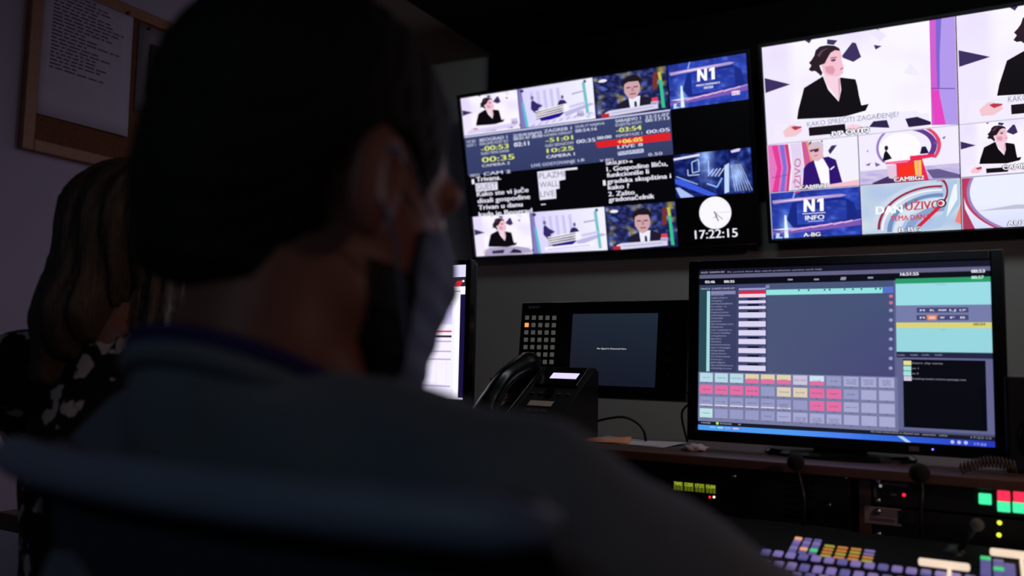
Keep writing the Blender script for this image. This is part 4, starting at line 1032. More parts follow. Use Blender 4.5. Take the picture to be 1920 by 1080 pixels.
# gooseneck microphones
foam = mat('black_foam', (13, 12, 12), .95, nz=(300, .4), bump=.6)
def mic(label, ball, pts, base, r=.012, m=None, rr_=.0028, flat=.0):
    t = thing('gooseneck_microphone', label, 'microphone', base)
    L = lambda v: Vector(v) - Vector(base)
    bm = BM(); bmesh.ops.create_uvsphere(bm, u_segments=20, v_segments=14, radius=r, matrix=Matrix.Translation(L(ball))); obj('foam_head', bm, m or foam, t, True)
    bm = BM(); tube(bm, spline([L(x) for x in pts], 8), rr_, 10); obj('gooseneck', bm, black, t, True)
    bm = BM(); lathe(bm, [(.020, 0), (.020, .006), (.012, .012), (.006, .018), (.0001, .018)], 24); obj('base', bm, black, t, True)
    return t
PZ = CZ - .262
DK = DZ
b1 = aty(1724, 887, 1.38); mic('black foam microphone rising before the rack unit with glowing buttons', b1, [b1, aty(1729, 920, 1.375), aty(1727, 965, 1.37), Vector((b1.x - .0, 1.395, DZ + .012))], (b1.x, 1.395, DZ), .0145)
b1 = aty(1492, 866, 1.39); mic('black foam microphone rising before the playout monitor base', b1, [b1, aty(1500, 900, 1.39), aty(1508, 950, 1.38), Vector((b1.x + .005, 1.395, DZ + .012))], (b1.x + .005, 1.395, DZ), .0135)
b1 = aty(1832, 984, 1.30); bb = aty(1787, 1046, 1.33); mic('leaning talkback microphone with greenish grey round head', b1, [b1, aty(1815, 1008, 1.31), aty(1800, 1028, 1.325), bb + Vector((0, 0, .012))], bb, .0085, mat('greenish_grey_foam', (104, 106, 92), .8), .0036)

# ------------------------------------------------------------------ production switcher
TILT = math.radians(11)
P0 = aty(1500, 1046, 1.24); PN = Vector((0, -math.sin(TILT), math.cos(TILT)))
sw = thing('production_switcher', 'vision mixing console with rows of glowing lilac buttons, below the racks', 'mixing console', P0, (TILT, 0, 0))


def SL(x, y):
    d = ray(x, y); o_ = Vector((0, 0, CZ)); k_ = (P0 - o_).dot(PN) / d.dot(PN); q_ = o_ + d * k_ - P0
    return Vector((q_.x, q_.y * math.cos(TILT) + q_.z * math.sin(TILT), 0))


obj('control_surface', box(BM(), -.45, .72, -.25, .125, -.022, 0, .006), mat('console_grey_black', (9, 7, 7), .75, spec=.2), sw)
Mi_ = Matrix.Rotation(-TILT, 4, 'X')
obj('console_body', box(BM(), -.44, .71, -.215, .11, DZ - P0.z, -.05, .004, Mi_), MATS['console_grey_black'], sw)
lil = mat('lilac_backlit_key', (130, 118, 160), .4, emit=(128, 112, 176), es=.75)
lild = mat('dim_lilac_backlit_key', (110, 100, 140), .4, emit=(96, 92, 158), es=.7)
orgk = mat('amber_backlit_key', (170, 120, 60), .4, emit=(200, 128, 60), es=.8); grk = mat('green_backlit_key', (60, 170, 110), .4, emit=(70, 206, 128), es=.9)
sal = mat('salmon_backlit_key', (200, 140, 110), .4, emit=(232, 160, 120), es=.9); yel = mat('yellow_green_backlit_key', (150, 150, 60), .4, emit=(166, 160, 62), es=.8); ivory = mat('ivory_light_bar', (200, 180, 160), .4, emit=(238, 214, 190), es=1.0)
NK = [0]; EX = []


def skey(x, y, w_, d_, h_, m, lab=None):
    if NK[0] < 96:
        NK[0] += 1; obj('button', box(BM(), x - w_ / 2, x + w_ / 2, y - d_ / 2, y + d_ / 2, 0, h_, min(w_, d_) * .18), m, sw, label=lab)
    else: EX.append((x, y, w_, d_, h_))


pitch = SL(1560, 1050).x - SL(1535.6, 1047).x
xA = SL(1436, 1038).x; yA = 0.0
for k in range(16): skey(xA + k * pitch, yA, pitch * .74, .017, .004, lil if k % 3 else lild)
for r, py in enumerate((1066, 1082, 1096)):
    v_ = SL(1500, py).y
    for k in range(17): skey(xA + pitch * (.45 if r % 2 == 0 else .1) + (k - r) * pitch, v_, pitch * .72, .020, .004, lild if (k + r) % 3 == 0 else lil)
vt = SL(1500, 1012).y; nb = 5
for i in range(3):
    for j in range(nb):
        m = lil if j % 2 else lild
        if (i, j) in ((0, 4), (1, 1)): m = sal
        if (i, j) == (2, 1): m = grk
        skey(SL(1497, 1012).x + i * pitch * .8, .017 + (vt - .017) * j / (nb - 1), pitch * .62, (vt - .017) / (nb - 1) * .72, .003, m)
ya_, yb_ = SL(1551, 1052).y, SL(1551, 1031).y
for i in range(4):
    for j in range(4):
        m = orgk if (i * 2 + j) % 3 else yel
        skey(SL(1551, 1036).x + i * (SL(1628, 1044).x - SL(1551, 1036).x) / 3, max(.016, ya_) + (yb_ + .012 - max(.016, ya_)) * j / 3, pitch * .8, (yb_ + .012 - max(.016, ya_)) * .16, .002, m)
if EX:
    bm = BM()
    for x, y, w_, d_, h_ in EX: box(bm, x - w_ / 2, x + w_ / 2, y - d_ / 2, y + d_ / 2, 0, h_, min(w_, d_) * .18)
    q = obj('button_field', bm, lil, sw); q['kind'] = 'stuff'
# fader light bars
for (x, y, ww) in ((1770, 1071, .060), (1905, 1052, .060)):
    a = SL(x, y); a.z = 0; obj('fader_handle', box(BM(), a.x - ww / 2, a.x + ww / 2, a.y - .004, a.y + .004, .004, .014, .003), ivory, sw, label='ivory glowing fader bar')
    obj('fader_stem', box(BM(), a.x + .004, a.x + .009, a.y - .11, a.y - .004, .0, .006, .002), ivory, sw)
# vertical button strips at right
for i, (x, y) in enumerate(((1848, 1052), (1872, 1058), (1893, 1066))):
    a = SL(x, y)
    for j in range(5):
        m = grk if (i, j) in ((0, 0), (1, 2)) else lild
        obj('strip_button', box(BM(), a.x - .006, a.x + .006, a.y - j * .0125 - .0055, a.y - j * .0125 + .0055, 0, .005, .001), m, sw)
# ------------------------------------------------------------------ organic surfaces: smooth-blended distance fields meshed as one skin
def sdf_cap(P, a, b, ra, rb=None):
    rb = ra if rb is None else rb; a = np.array(a, 'f'); b = np.array(b, 'f'); ba = b - a
    px, py, pz = P[0] - a[0], P[1] - a[1], P[2] - a[2]
    h = np.clip((px * ba[0] + py * ba[1] + pz * ba[2]) / max(float(ba @ ba), 1e-9), 0, 1)
    return np.sqrt((px - ba[0] * h) ** 2 + (py - ba[1] * h) ** 2 + (pz - ba[2] * h) ** 2) - (ra + (rb - ra) * h)


def sdf_ell(P, c, r):
    x, y, z = (P[0] - c[0]), (P[1] - c[1]), (P[2] - c[2])
    k0 = np.sqrt((x / r[0]) ** 2 + (y / r[1]) ** 2 + (z / r[2]) ** 2) + 1e-9
    k1 = np.sqrt((x / r[0] ** 2) ** 2 + (y / r[1] ** 2) ** 2 + (z / r[2] ** 2) ** 2) + 1e-9
    return k0 * (k0 - 1) / k1


def smin(a, b, k):
    h = np.clip(.5 + .5 * (b - a) / k, 0, 1); return b + (a - b) * h - k * h * (1 - h)


def smax(a, b, k): return -smin(-a, -b, k)


def surface(fn, xs, ys, zs):
    xs, ys, zs = [np.asarray(q, 'f') for q in (xs, ys, zs)]
    X, Y, Z = np.meshgrid(xs, ys, zs, indexing='ij', sparse=True)
    V = (fn((X, Y, Z)) + np.zeros((len(xs), len(ys), len(zs)), 'f')).astype('f'); G = (xs, ys, zs)
    n = [s - 1 for s in V.shape]; acc = np.zeros((*n, 3), 'f'); cnt = np.zeros(n, 'i')
    for ax in range(3):
        o1, o2 = [k for k in range(3) if k != ax]
        sa = [slice(None)] * 3; sb = [slice(None)] * 3; sa[ax] = slice(0, -1); sb[ax] = slice(1, None)
        A, B = V[tuple(sa)], V[tuple(sb)]; I, J, K = np.nonzero((A < 0) != (B < 0))
        if not len(I): continue
        a, b = A[I, J, K], B[I, J, K]; t = a / (a - b)
        idx = [I, J, K]; pos = [G[k][idx[k]] for k in range(3)]
        g = G[ax]; pos[ax] = g[idx[ax]] + (g[idx[ax] + 1] - g[idx[ax]]) * t
        pos = np.stack(pos, -1)
        for d1 in (0, -1):
            for d2 in (0, -1):
                c = [q.copy() for q in idx]; c[o1] = c[o1] + d1; c[o2] = c[o2] + d2
                ok = (c[0] >= 0) & (c[1] >= 0) & (c[2] >= 0) & (c[0] < n[0]) & (c[1] < n[1]) & (c[2] < n[2])
                cc = tuple(q[ok] for q in c); np.add.at(acc, cc, pos[ok]); np.add.at(cnt, cc, 1)
    m = cnt > 0; ids = -np.ones(n, 'i'); ids[m] = np.arange(m.sum()); verts = acc[m] / cnt[m][:, None]
    faces = []
    for ax in range(3):
        o1, o2 = [(1, 2), (2, 0), (0, 1)][ax]
        sa = [slice(None)] * 3; sb = [slice(None)] * 3; sa[ax] = slice(0, -1); sb[ax] = slice(1, None)
        A, B = V[tuple(sa)], V[tuple(sb)]; idx = list(np.nonzero((A < 0) != (B < 0)))
        ok = (idx[o1] > 0) & (idx[o2] > 0) & (idx[o1] < n[o1]) & (idx[o2] < n[o2]); idx = [q[ok] for q in idx]
        sg = A[tuple(idx)] < 0; q = []
        for d1, d2 in ((0, 0), (-1, 0), (-1, -1), (0, -1)):
            c = [k.copy() for k in idx]; c[o1] = c[o1] + d1; c[o2] = c[o2] + d2; q.append(ids[tuple(c)])
        q = np.stack(q, -1); q[~sg] = q[~sg][:, ::-1]; faces.append(q)
    return [tuple(v) for v in verts.tolist()], [tuple(f) for f in np.concatenate(faces).tolist() if min(f) >= 0]


AR = np.arange


def head_sdf(P, s=1.0, female=False):
    """Head about the point midway between the ears, facing +y."""
    P = (P[0] / s, P[1] / s, P[2] / s); ax_ = np.abs(P[0])
    d = sdf_ell(P, (0, -.012, .045), (.075, .097, .088))
    d = smin(d, sdf_ell(P, (0, .030, -.030), (.062, .062, .078)), .03)
    d = smin(d, sdf_cap(P, (0, .062, -.098), (0, .050, -.090), .026), .03)
    S = (ax_, P[1], P[2])
    d = smin(d, sdf_cap(S, (.045, .01, -.06), (.030, .05, -.088), .020), .02)
    d = smin(d, sdf_cap(S, (.012, .086, .030), (.045, .074, .028), .010), .014)
    d = smax(d, -sdf_ell(S, (.031, .098, .008), (.019, .016, .012)), .012)
    d = smin(d, sdf_cap(P, (0, .088, .018), (0, .108, -.026), .007, .011), .012)
    d = smin(d, sdf_ell(S, (.011, .097, -.030), (.008, .010, .007)), .008)
    d = smin(d, sdf_cap(S, (0, .093, -.050), (.020, .084, -.051), .006), .006)
    d = smin(d, sdf_cap(S, (0, .091, -.060), (.017, .084, -.059), .007), .006)
    d = smax(d, -sdf_cap(S, (0, .101, -.0545), (.020, .090, -.0545), .0022), .003)
    e = sdf_ell((ax_ - .10 * (P[1] + .02) * -1.0, P[1], P[2]), (.083, -.012, .000), (.0085, .020, .035))
    e = smax(e, -sdf_ell(S, (.090, -.004, .004), (.006, .010, .020)), .004)
    d = smin(d, e, .006)
    return d * s


def rig(s=1.0, sh=.185, elbR=(.20, .19, -.40), wrR=(.10, .42, -.42), elbL=(-.24, .16, -.40), wrL=(-.10, .42, -.42), kneeY=.42, seat=-.80, floor=-1.22):
    """Joints of a seated figure, relative to the ear centre (already in metres)."""
    J = dict(head=(0, -.03, -.06), neck=(0, -.055, -.145), shR=(sh, -.05, -.205), shL=(-sh, -.04, -.205), elbR=elbR, wrR=wrR, elbL=elbL, wrL=wrL,
             chest=(0, -.03, -.33), belly=(0, -.035, -.52), pelvis=(0, -.03, seat + .12),
             hipR=(.09, -.01, seat + .09), hipL=(-.09, -.01, seat + .09), knR=(.13, kneeY, seat + .10), knL=(-.13, kneeY, seat + .10),
             anR=(.13, kneeY + .02, floor + .09), anL=(-.13, kneeY + .02, floor + .09), toR=(.15, kneeY + .15, floor + .035), toL=(-.15, kneeY + .15, floor + .035))
    return {k: Vector(v) for k, v in J.items()}


def fingers(P, w_, dirv, side, s=1.0):
    """Palm plus four unequal fingers and a thumb, slightly curled onto the surface below."""
    f = Vector(dirv).normalized(); up = Vector((0, 0, 1)); lat = f.cross(up).normalized() * side
    w_ = Vector(w_); pc_ = w_ + f * .045 * s
    d = sdf_cap(P, w_, w_ + f * .03 * s, .024 * s, .026 * s)
    for k in range(4):
        d = smin(d, sdf_cap(P, w_ + lat * (-.010 + .007 * k) * s + f * .02 * s, w_ + lat * (-.027 + .018 * k) * s + f * .080 * s, .014 * s, .0115 * s), .008)
    for k, L in enumerate((.062, .074, .079, .070)):
        k_ = 3 - k; a = w_ + lat * (-.027 + .018 * k_) * s + f * .082 * s
        b = a + f * L * .55 * s + up * .004; c = b + f * L * .36 * s - up * L * .30 * s + lat * .002
        d = smin(d, sdf_cap(P, a, b, .0098 * s, .0088 * s), .004); d = smin(d, sdf_cap(P, b, c, .0088 * s, .0074 * s), .004)
    # thumb leaves the side of the palm near its base
    a = w_ - lat * .020 * s + f * .022 * s; b = a - lat * .026 * s + f * .028 * s - up * .006; c = b + f * .030 * s - lat * .006 - up * .004
    d = smin(d, sdf_cap(P, a, b, .014 * s, .011 * s), .008); d = smin(d, sdf_cap(P, b, c, .011 * s, .0085 * s), .004)
    return d


def body_sdf(P, J, s, g=0.0, parts='all', female=False):
    """g inflates the figure into clothing; parts picks the region a garment covers."""
    w_ = lambda a, b, ra, rb: sdf_cap(P, J[a], J[b], ra * s + g, rb * s + g)
    d = None
    def add(q, k=.03):
        nonlocal d
        d = q if d is None else smin(d, q, k)
    if parts in ('all', 'top'):
        add(sdf_ell(P, J['chest'], ((.155 if not female else .140) * s + g, .112 * s + g, .185 * s + g)))
        add(sdf_ell(P, J['belly'], ((.145 if not female else .125) * s + g, .105 * s + g, .17 * s + g)), .05)
        sh = 'shR', 'shL'
        for q in sh: add(sdf_cap(P, J['neck'] + Vector((0, 0, -.010)), J[q], .043 * s + g, .052 * s + g), .03)
        for a, b in (('shR', 'elbR'), ('shL', 'elbL')): add(w_(a, b, .054, .040), .025)
        if parts == 'all' or not female:
            for a, b in (('elbR', 'wrR'), ('elbL', 'wrL')): add(w_(a, b, .040, .025), .012)
    if parts in ('all', 'bottom', 'dress') or parts == 'top':
        add(sdf_ell(P, J['pelvis'], (.170 * s + g, .125 * s + g, .10 * s + g)), .05)
    if parts in ('all', 'bottom'):
        for q in 'RL':
            add(w_('hip' + q, 'kn' + q, .082, .056), .03); add(w_('kn' + q, 'an' + q, .054, .036), .02)
    if parts == 'all':
        for q in 'RL': add(w_('an' + q, 'to' + q, .036, .030), .02)
        add(w_('head', 'neck', .054 if not female else .045, .060 if not female else .050), .03)
    return d


def person(label, loc, yaw, s, J, female, mats, tilt=0.0, nod=0.0):
    """loc is the ear centre; returns the top-level figure."""
    fl = min(J['toR'].z, J['toL'].z) - .035
    t = thing('person', label, 'person', (loc[0], loc[1], loc[2] + fl), (0, 0, yaw))
    off = Vector((0, 0, -fl))
    def put(name, geo, m, par=None, **k):
        vs, fs = geo; vs = [(x, y, z + off.z) for x, y, z in vs]; return obj(name, (vs, fs), m, par or t, True, **k)
    Rt = Matrix.Rotation(tilt, 3, 'Z') @ Matrix.Rotation(-nod, 3, 'X'); cn, sn = math.cos(nod), math.sin(nod)
    c_, s_ = math.cos(tilt), math.sin(tilt)
    def HP(P):
        X_, Y_, Z_ = P[0] * c_ + P[1] * s_, -P[0] * s_ + P[1] * c_, P[2]
        return X_, Y_ * cn - Z_ * sn, Y_ * sn + Z_ * cn
    def body(P):
        d = smin(head_sdf(HP(P), s, female), body_sdf(P, J, s, -.004, 'all', female), .018)
        d = smin(d, fingers(P, J['wrR'], J['wrR'] - J['elbR'], 1, s), .01)
        return smin(d, fingers(P, J['wrL'], J['wrL'] - J['elbL'], -1, s), .01)
    zs = np.concatenate([AR(fl - .02, J['wrR'].z - .05, .014), AR(J['wrR'].z - .05, J['wrR'].z + .05, .006), AR(J['wrR'].z + .05, -.14 * s, .011), AR(-.14 * s, .16 * s, .0042)])
    put('body', surface(body, AR(-.38, .44, .0052), AR(-.20, .66, .0056), zs), mats['skin'])
    # eyes
    for q in (-1, 1):
        bm = BM(); bmesh.ops.create_uvsphere(bm, u_segments=16, v_segments=12, radius=.0115 * s, matrix=Matrix.Translation((Rt @ Vector((q * .031, .0735, .008)) * s) + off)); ey_ = obj('eye', bm, mat('eye_white', (200, 196, 190), .2), t, True)
        bm = BM(); bmesh.ops.create_uvsphere(bm, u_segments=12, v_segments=8, radius=.0055 * s, matrix=Matrix.Translation((Rt @ Vector((q * .031, .0799, .008)) * s) + off)); obj('iris', bm, mat('brown_iris', (40, 26, 20), .2), ey_, True)
    rz = AR(fl - .02, .0, .008)
    # garments
    if not female:
        def shirt(P):
            d = body_sdf(P, J, s, .006, 'top'); n_ = .004 * np.sin(P[2] * 60 + P[0] * 25) * np.sin(P[0] * 38 + P[1] * 20)
            d = d + n_
            a, b = J['wrR'], J['wrL']
            for q in 'RL':   # cuffs stop short of the wrists
                w0 = J['wr' + q]; e0 = (w0 - J['elb' + q]).normalized(); d = smax(d, (P[0] - w0.x) * e0.x + (P[1] - w0.y) * e0.y + (P[2] - w0.z) * e0.z + .01, .006)
            d = smin(d, sdf_cap(P, J['head'], J['neck'], .060 * s, .066 * s), .02)
            d = smax(d, P[2] - J['neck'].z - .022 + (P[1] - J['neck'].y) * .16, .004)
            return smax(d, J['pelvis'].z - .06 - P[2], .01)
        put('shirt', surface(shirt, AR(-.40, .46, .006), AR(-.20, .52, .006), AR(J['pelvis'].z - .1, -.06, .007)), mats['top'])
        def trousers(P): return smax(smax(body_sdf(P, J, s, .008, 'bottom'), P[2] - J['pelvis'].z - .04, .01), J['anR'].z - .03 - P[2], .005)
        put('trousers', surface(trousers, AR(-.28, .29, .009), AR(-.2, .58, .009), AR(fl, J['pelvis'].z + .08, .01)), mats['bottom'])
    else:
        def dress(P):
            d = body_sdf(P, J, s, .008, 'top', True)
            for q in 'RL': d = smin(d, sdf_cap(P, J['hip' + q], J['kn' + q], .094 * s, .078 * s), .06)
            d = smax(d, -sdf_cap(P, J['head'], (J['neck'] + Vector((0, .012, .02))), .052, .070 * s), .006)
            return d
        put('dress', surface(dress, AR(-.34, .35, .0065), AR(-.20, .54, .0065), AR(J['hipR'].z - .16, -.06, .0065)), mats['top'])
        rg = None
    def shoes(P):
        d = None
        for q in 'RL':
            e = smax(sdf_cap(P, J['an' + q] + Vector((0, 0, -.04)), J['to' + q] + Vector((0, .02, .004)), .047 * s, .038 * s), J['an' + q].z - .0 - P[2] - .2, .01)
            e = smax(e, P[2] - J['an' + q].z + .0, .008); e = smax(e, fl + .002 - P[2], .004)
            d = e if d is None else np.minimum(d, e)
        return d
    for q in 'RL':
        def shoe(P, q=q):
            e = sdf_cap(P, J['an' + q] + Vector((0, -.01, -.045)), J['to' + q] + Vector((0, .02, .004)), .047 * s, .038 * s)
            return smax(smax(e, P[2] - J['an' + q].z + .01, .008), fl - P[2], .004)
        x0 = J['an' + q].x; put('shoe', surface(shoe, AR(x0 - .08, x0 + .10, .007), AR(J['an' + q].y - .1, J['to' + q].y + .08, .007), AR(fl - .02, fl + .16, .007)), mats['shoe'])
    gx = AR(-.13, .131, .0034); 
    # face mask: a thin shell over nose, mouth and chin
    def mask(P):
        Q = HP(P); h = head_sdf(Q, s); sm = smin(h, sdf_cap(Q, (0, .088 * s, -.02 * s), (0, .078 * s, -.09 * s), .024 * s, .026 * s), .03)
        d = sm - .0075 + .0008 * np.sin(Q[2] * 260)
        d = smax(d, .042 * s - Q[1] + np.abs(Q[0]) * .0, .002); d = smax(d, Q[2] - (-.002 * s) - (Q[1] - .06 * s) * .35, .002)
        return smax(d, -.125 * s - Q[2], .002)
    mk = put('face_mask', surface(mask, AR(-.10, .101, .0026), AR(.02, .16, .0026), AR(-.15, .05, .0026)), mats['mask'])
    for q in (-1, 1):
        for z0_, z1_, ey in ((.002, .022, .002), (-.080, -.018, -.004)):
            pts = [Rt @ (Vector((q * .0665, .046, z0_)) * s) + off, Rt @ (Vector((q * .078, .022, (z0_ + z1_) / 2)) * s) + off, Rt @ (Vector((q * .089, -.004, z1_)) * s) + off, Rt @ (Vector((q * .087, -.026, z1_ * .4)) * s) + off]
            bm = BM(); tube(bm, spline(pts, 6), .0014, 6); obj('ear_loop', bm, mats['mask'], mk, True)
    return t, put, HP, off, fl


skin_m = mat('skin', (160, 106, 92), .5, nz=(40, .1)); 
for m_ in (skin_m,):
    b_ = m_.node_tree.nodes['Principled BSDF']; b_.inputs['Subsurface Weight'].default_value = .08; b_.inputs['Subsurface Radius'].default_value = (.01, .004, .002)
shirt_m = mat('pale_grey_cotton', (128, 138, 150), .9, nz=(260, .15), bump=.2)
navy = mat('dark_trousers', (26, 28, 38), .9, nz=(200, .2)); shoe_m = mat('black_leather', (18, 16, 16), .4)
mask_m = mat('pale_blue_mask', (120, 140, 178), .8, nz=(150, .1)); 
hair_d = mat('dark_hair', (16, 12, 12), .75, nz=(60, .5, (8, 8, 1.5)), bump=.8)
hair_b = mat('blonde_brown_hair', (78, 62, 46), .5, nz=(40, .75, (9, 9, .9)), bump=.9)

# ---- the man
HM = Vector((-.422, .449, CZ + .108)); sM = 1.12
JM = rig(sM, sh=.196, elbR=(.365, .17, -.335), wrR=(.27, .41, -.372), elbL=(-.27, .14, -.36), wrL=(-.14, .455, -.345), kneeY=.50, seat=-.80, floor=-(CZ + .108))
JM['neck'] = Vector((.0, -.050, -.140)); JM['shR'] = Vector((.205, -.055, -.209)); JM['shL'] = Vector((-.150, .0, -.205)); JM['chest'] = Vector((0, -.025, -.34))
man, put, HP, off, fl = person('bearded man seen from behind, seated in pale shirt, blue mask and lanyard', HM, 0.0, sM, JM, False,
                               dict(skin=skin_m, top=shirt_m, bottom=navy, shoe=shoe_m, mask=mask_m), tilt=-.23, nod=.215)


def man_hair(P):
    Q = HP(P); Q = (Q[0] / sM, Q[1] / sM, Q[2] / sM)
    d = sdf_ell(Q, (0, -.014, .046), (.081, .102, .097)); d = smin(d, sdf_cap(Q, (0, -.06, -.02), (0, -.055, -.055), .05, .045), .03)
    d = d + .0016 * np.sin(Q[0] * 420 + Q[2] * 160) * np.sin(Q[1] * 380)
    d = smax(d, Q[1] - .060 - (Q[2] - .06) * .25, .01)           # hairline at the brow
    ear = sdf_cap((np.abs(Q[0]), Q[1], Q[2]), (.075, .0, .0), (.09, .0, .0), .036); d = smax(d, -ear, .006)
    d = smax(d, -np.maximum(np.maximum(.022 - Q[1], Q[2] - .03), -1.0) if False else -sdf_ell(Q, (0, .085, -.03), (.09, .065, .075)), .008)
    return smax(d, -.070 - Q[2], .01) * sM


put('hair', surface(man_hair, AR(-.13, .131, .0042), AR(-.16, .12, .0042), AR(-.11, .19, .0042)), hair_d)


def man_beard(P):
    Q = HP(P); Q = (Q[0] / sM, Q[1] / sM, Q[2] / sM); h = head_sdf(Q) - .0045
    h = smin(h, sdf_cap(Q, (0, .060, -.108), (0, .045, -.100), .030), .02)
    h = smax(h, Q[2] + .035 + np.abs(Q[0]) * .0, .01); h = smax(h, .0 - Q[1] + .008 - (Q[2] + .07) * .3, .01); h = smax(h, -sdf_ell(Q, (0, .105, -.052), (.034, .04, .020)), .004)
    return (h + .0012 * np.sin(Q[0] * 400) * np.sin(Q[2] * 420)) * sM


put('beard', surface(man_beard, AR(-.11, .111, .0038), AR(-.02, .13, .0038), AR(-.19, .0, .0038)), hair_d)
for q in (-1, 1):
    bm = BM(); tube(bm, spline([Matrix.Rotation(-.23, 3, 'Z') @ Matrix.Rotation(-.215, 3, 'X') @ Vector(v) * sM + off for v in ((q * .016, .090, .026), (q * .033, .088, .033), (q * .050, .074, .028))], 5), [.003] * 10 + [.0015], 6); obj('eyebrow', bm, hair_d, man, True)
lan = mat('navy_lanyard', (52, 40, 110), .7)
bm = BM(); pts = [Vector((.079 * math.sin(a), -.046 - .073 * math.cos(a), -.131 + .034 * math.cos(a))) + off for a in np.linspace(-2.3, 2.3, 30)]
pts = [Vector(v) + off for v in ((0, .116, -.42), (-.02, .118, -.34), (-.045, .085, -.24))] + pts + [Vector(v) + off for v in ((.045, .085, -.24), (.02, .118, -.34), (0, .116, -.42))]
tube(bm, spline(pts, 3), .0065, 8); ln = obj('lanyard', bm, lan, man, True)
obj('collar', (lambda b: tube(b, [Vector((.075 * math.sin(a), -.046 - .074 * math.cos(a), -.142 + .034 * math.cos(a))) + off for a in np.linspace(-3.1, 3.1, 36)], .009, 8))(BM()), shirt_m, man, True)

# ---- his chair
seat_m = mat('black_seat_fabric', (24, 26, 32), .95, nz=(200, .3), bump=.3); frame_m = mat('grey_blue_chair_plastic', (150, 162, 190), .45)


def office_chair(label, loc, yaw, hw, ztop, zseat, railhw, rail_m, mesh_m):
    t = thing('office_chair', label, 'chair', (loc[0], loc[1], 0), (0, 0, yaw), 'office chairs at the control desk')
    rb = []
    n = 14; h = ztop - (zseat + .12)
    V_ = []; bm = BM()
    for j in range(n + 1):
        f = j / n; z = zseat + .12 + h * f; ww = hw * (.80 + .20 * f) * (1 if f < .93 else 1 - (f - .93) * 1.2)
        V_.append([bm.verts.new((ww * (2 * i / 10 - 1), -.20 + .028 * math.sin(f * 2.6) - .045 * (2 * i / 10 - 1) ** 2 * -1, z)) for i in range(11)])
    for j in range(n):
        for i in range(10): bm.faces.new((V_[j][i], V_[j][i + 1], V_[j + 1][i + 1], V_[j + 1][i]))
    rim = [v.co.copy() for v in V_[0]] + [r[-1].co.copy() for r in V_[1:]] + [v.co.copy() for v in V_[-1][::-1][1:]] + [r[0].co.copy() for r in V_[::-1][1:]]
    q = obj('backrest', bm, mesh_m, t, True); md = q.modifiers.new('t', 'SOLIDIFY'); md.thickness = .006; md.offset = 0
    bm = BM(); tube(bm, rim, .009, 8); obj('backrest_frame', bm, black, t, True)
    bm = BM(); pr = [Vector((railhw * u, -.205 + .045 * u * u, ztop + .002 - .004 * u * u)) for u in np.linspace(-1, 1, 19)]
    tube(bm, pr, [.007] + [.0125] * 17 + [.007], 12); obj('top_rail', bm, rail_m, t, True)
    bm = BM(); tube(bm, spline([(0, -.2, zseat + .30), (0, -.235, zseat + .12), (0, -.19, zseat - .05), (0, -.02, zseat - .07)], 6), .02, 10); obj('back_spine', bm, black, t, True)
    obj('seat', box(BM(), -.24, .24, -.16, .30, zseat - .06, zseat, .028, None, 4), seat_m, t, True)
    bm = BM(); tube(bm, [(0, .05, .12), (0, .05, zseat - .05)], [.028, .022], 14); obj('gas_column', bm, steel, t, True)
    for k in range(5):
        a = k * 2 * math.pi / 5 + .3; e_ = Vector((.30 * math.cos(a), .05 + .30 * math.sin(a), .075))
        bm = BM(); tube(bm, [(0, .05, .115), e_], [.026, .016], 10); lg = obj('leg', bm, black, t, True)
        bm = BM(); M = Matrix.Translation((e_.x, e_.y, .028)) @ Matrix.Rotation(a, 4, 'Z') @ Matrix.Rotation(math.pi / 2, 4, 'X'); lathe(bm, [(.027, -.022), (.028, -.018), (.028, .018), (.027, .022)], 18, M); tube(bm, [(e_.x, e_.y, .03), e_], .007, 6); obj('caster', bm, black, lg, False)
    return t


mesh_m = mat('dark_blue_grey_mesh', (58, 66, 80), .9, nz=(400, .5), bump=.5)
office_chair('blue-grey backed office chair carrying the masked man, nearest to the camera', (-.346, .475), -.04, .195, CZ - .066, .42, .203, frame_m, mesh_m)

# ---- the woman
pm = bpy.data.materials.new('black_fabric_with_pale_motifs'); pm.use_nodes = True; nt = pm.node_tree; b_ = nt.nodes['Principled BSDF']; b_.inputs['Roughness'].default_value = .8
tc = nt.nodes.new('ShaderNodeTexCoord'); vn = nt.nodes.new('ShaderNodeTexVoronoi'); vn.inputs['Scale'].default_value = 24; nn = nt.nodes.new('ShaderNodeTexNoise'); nn.inputs['Scale'].default_value = 38
ad = nt.nodes.new('ShaderNodeMix'); ad.data_type = 'RGBA'; ad.inputs[0].default_value = .045
rp = nt.nodes.new('ShaderNodeValToRGB'); rp.color_ramp.elements[0].position = .34; rp.color_ramp.elements[1].position = .40
rp.color_ramp.elements[0].color = (.78, .62, .58, 1); rp.color_ramp.elements[1].color = (.006, .005, .006, 1)
nt.links.new(tc.outputs['Object'], nn.inputs['Vector']); nt.links.new(tc.outputs['Object'], ad.inputs[6]); nt.links.new(nn.outputs['Color'], ad.inputs[7])
nt.links.new(ad.outputs[2], vn.inputs['Vector']); nt.links.new(vn.outputs['Distance'], rp.inputs[0]); nt.links.new(rp.outputs[0], b_.inputs['Base Color'])
HW = Vector((-1.128, .846, CZ + .148)); sW = 1.0
JW = rig(sW, sh=.158, elbR=(.23, .12, -.40), wrR=(.12, .36, -.405), elbL=(-.23, .12, -.40), wrL=(-.12, .36, -.405), kneeY=.44, seat=-.82, floor=-(CZ + .148))
JW['neck'] = Vector((0, -.045, -.135)); JW['shR'] = Vector((.172, -.05, -.178)); JW['shL'] = Vector((-.176, -.045, -.186))
wom, putw, HPw, offw, flw = person('woman with long light brown hair seated at left in black dress with pale motifs', HW, .26, sW, JW, True,
                                   dict(skin=skin_m, top=pm, shoe=shoe_m, mask=mat('white_mask', (190, 186, 196), .8)), tilt=-.55, nod=.08)


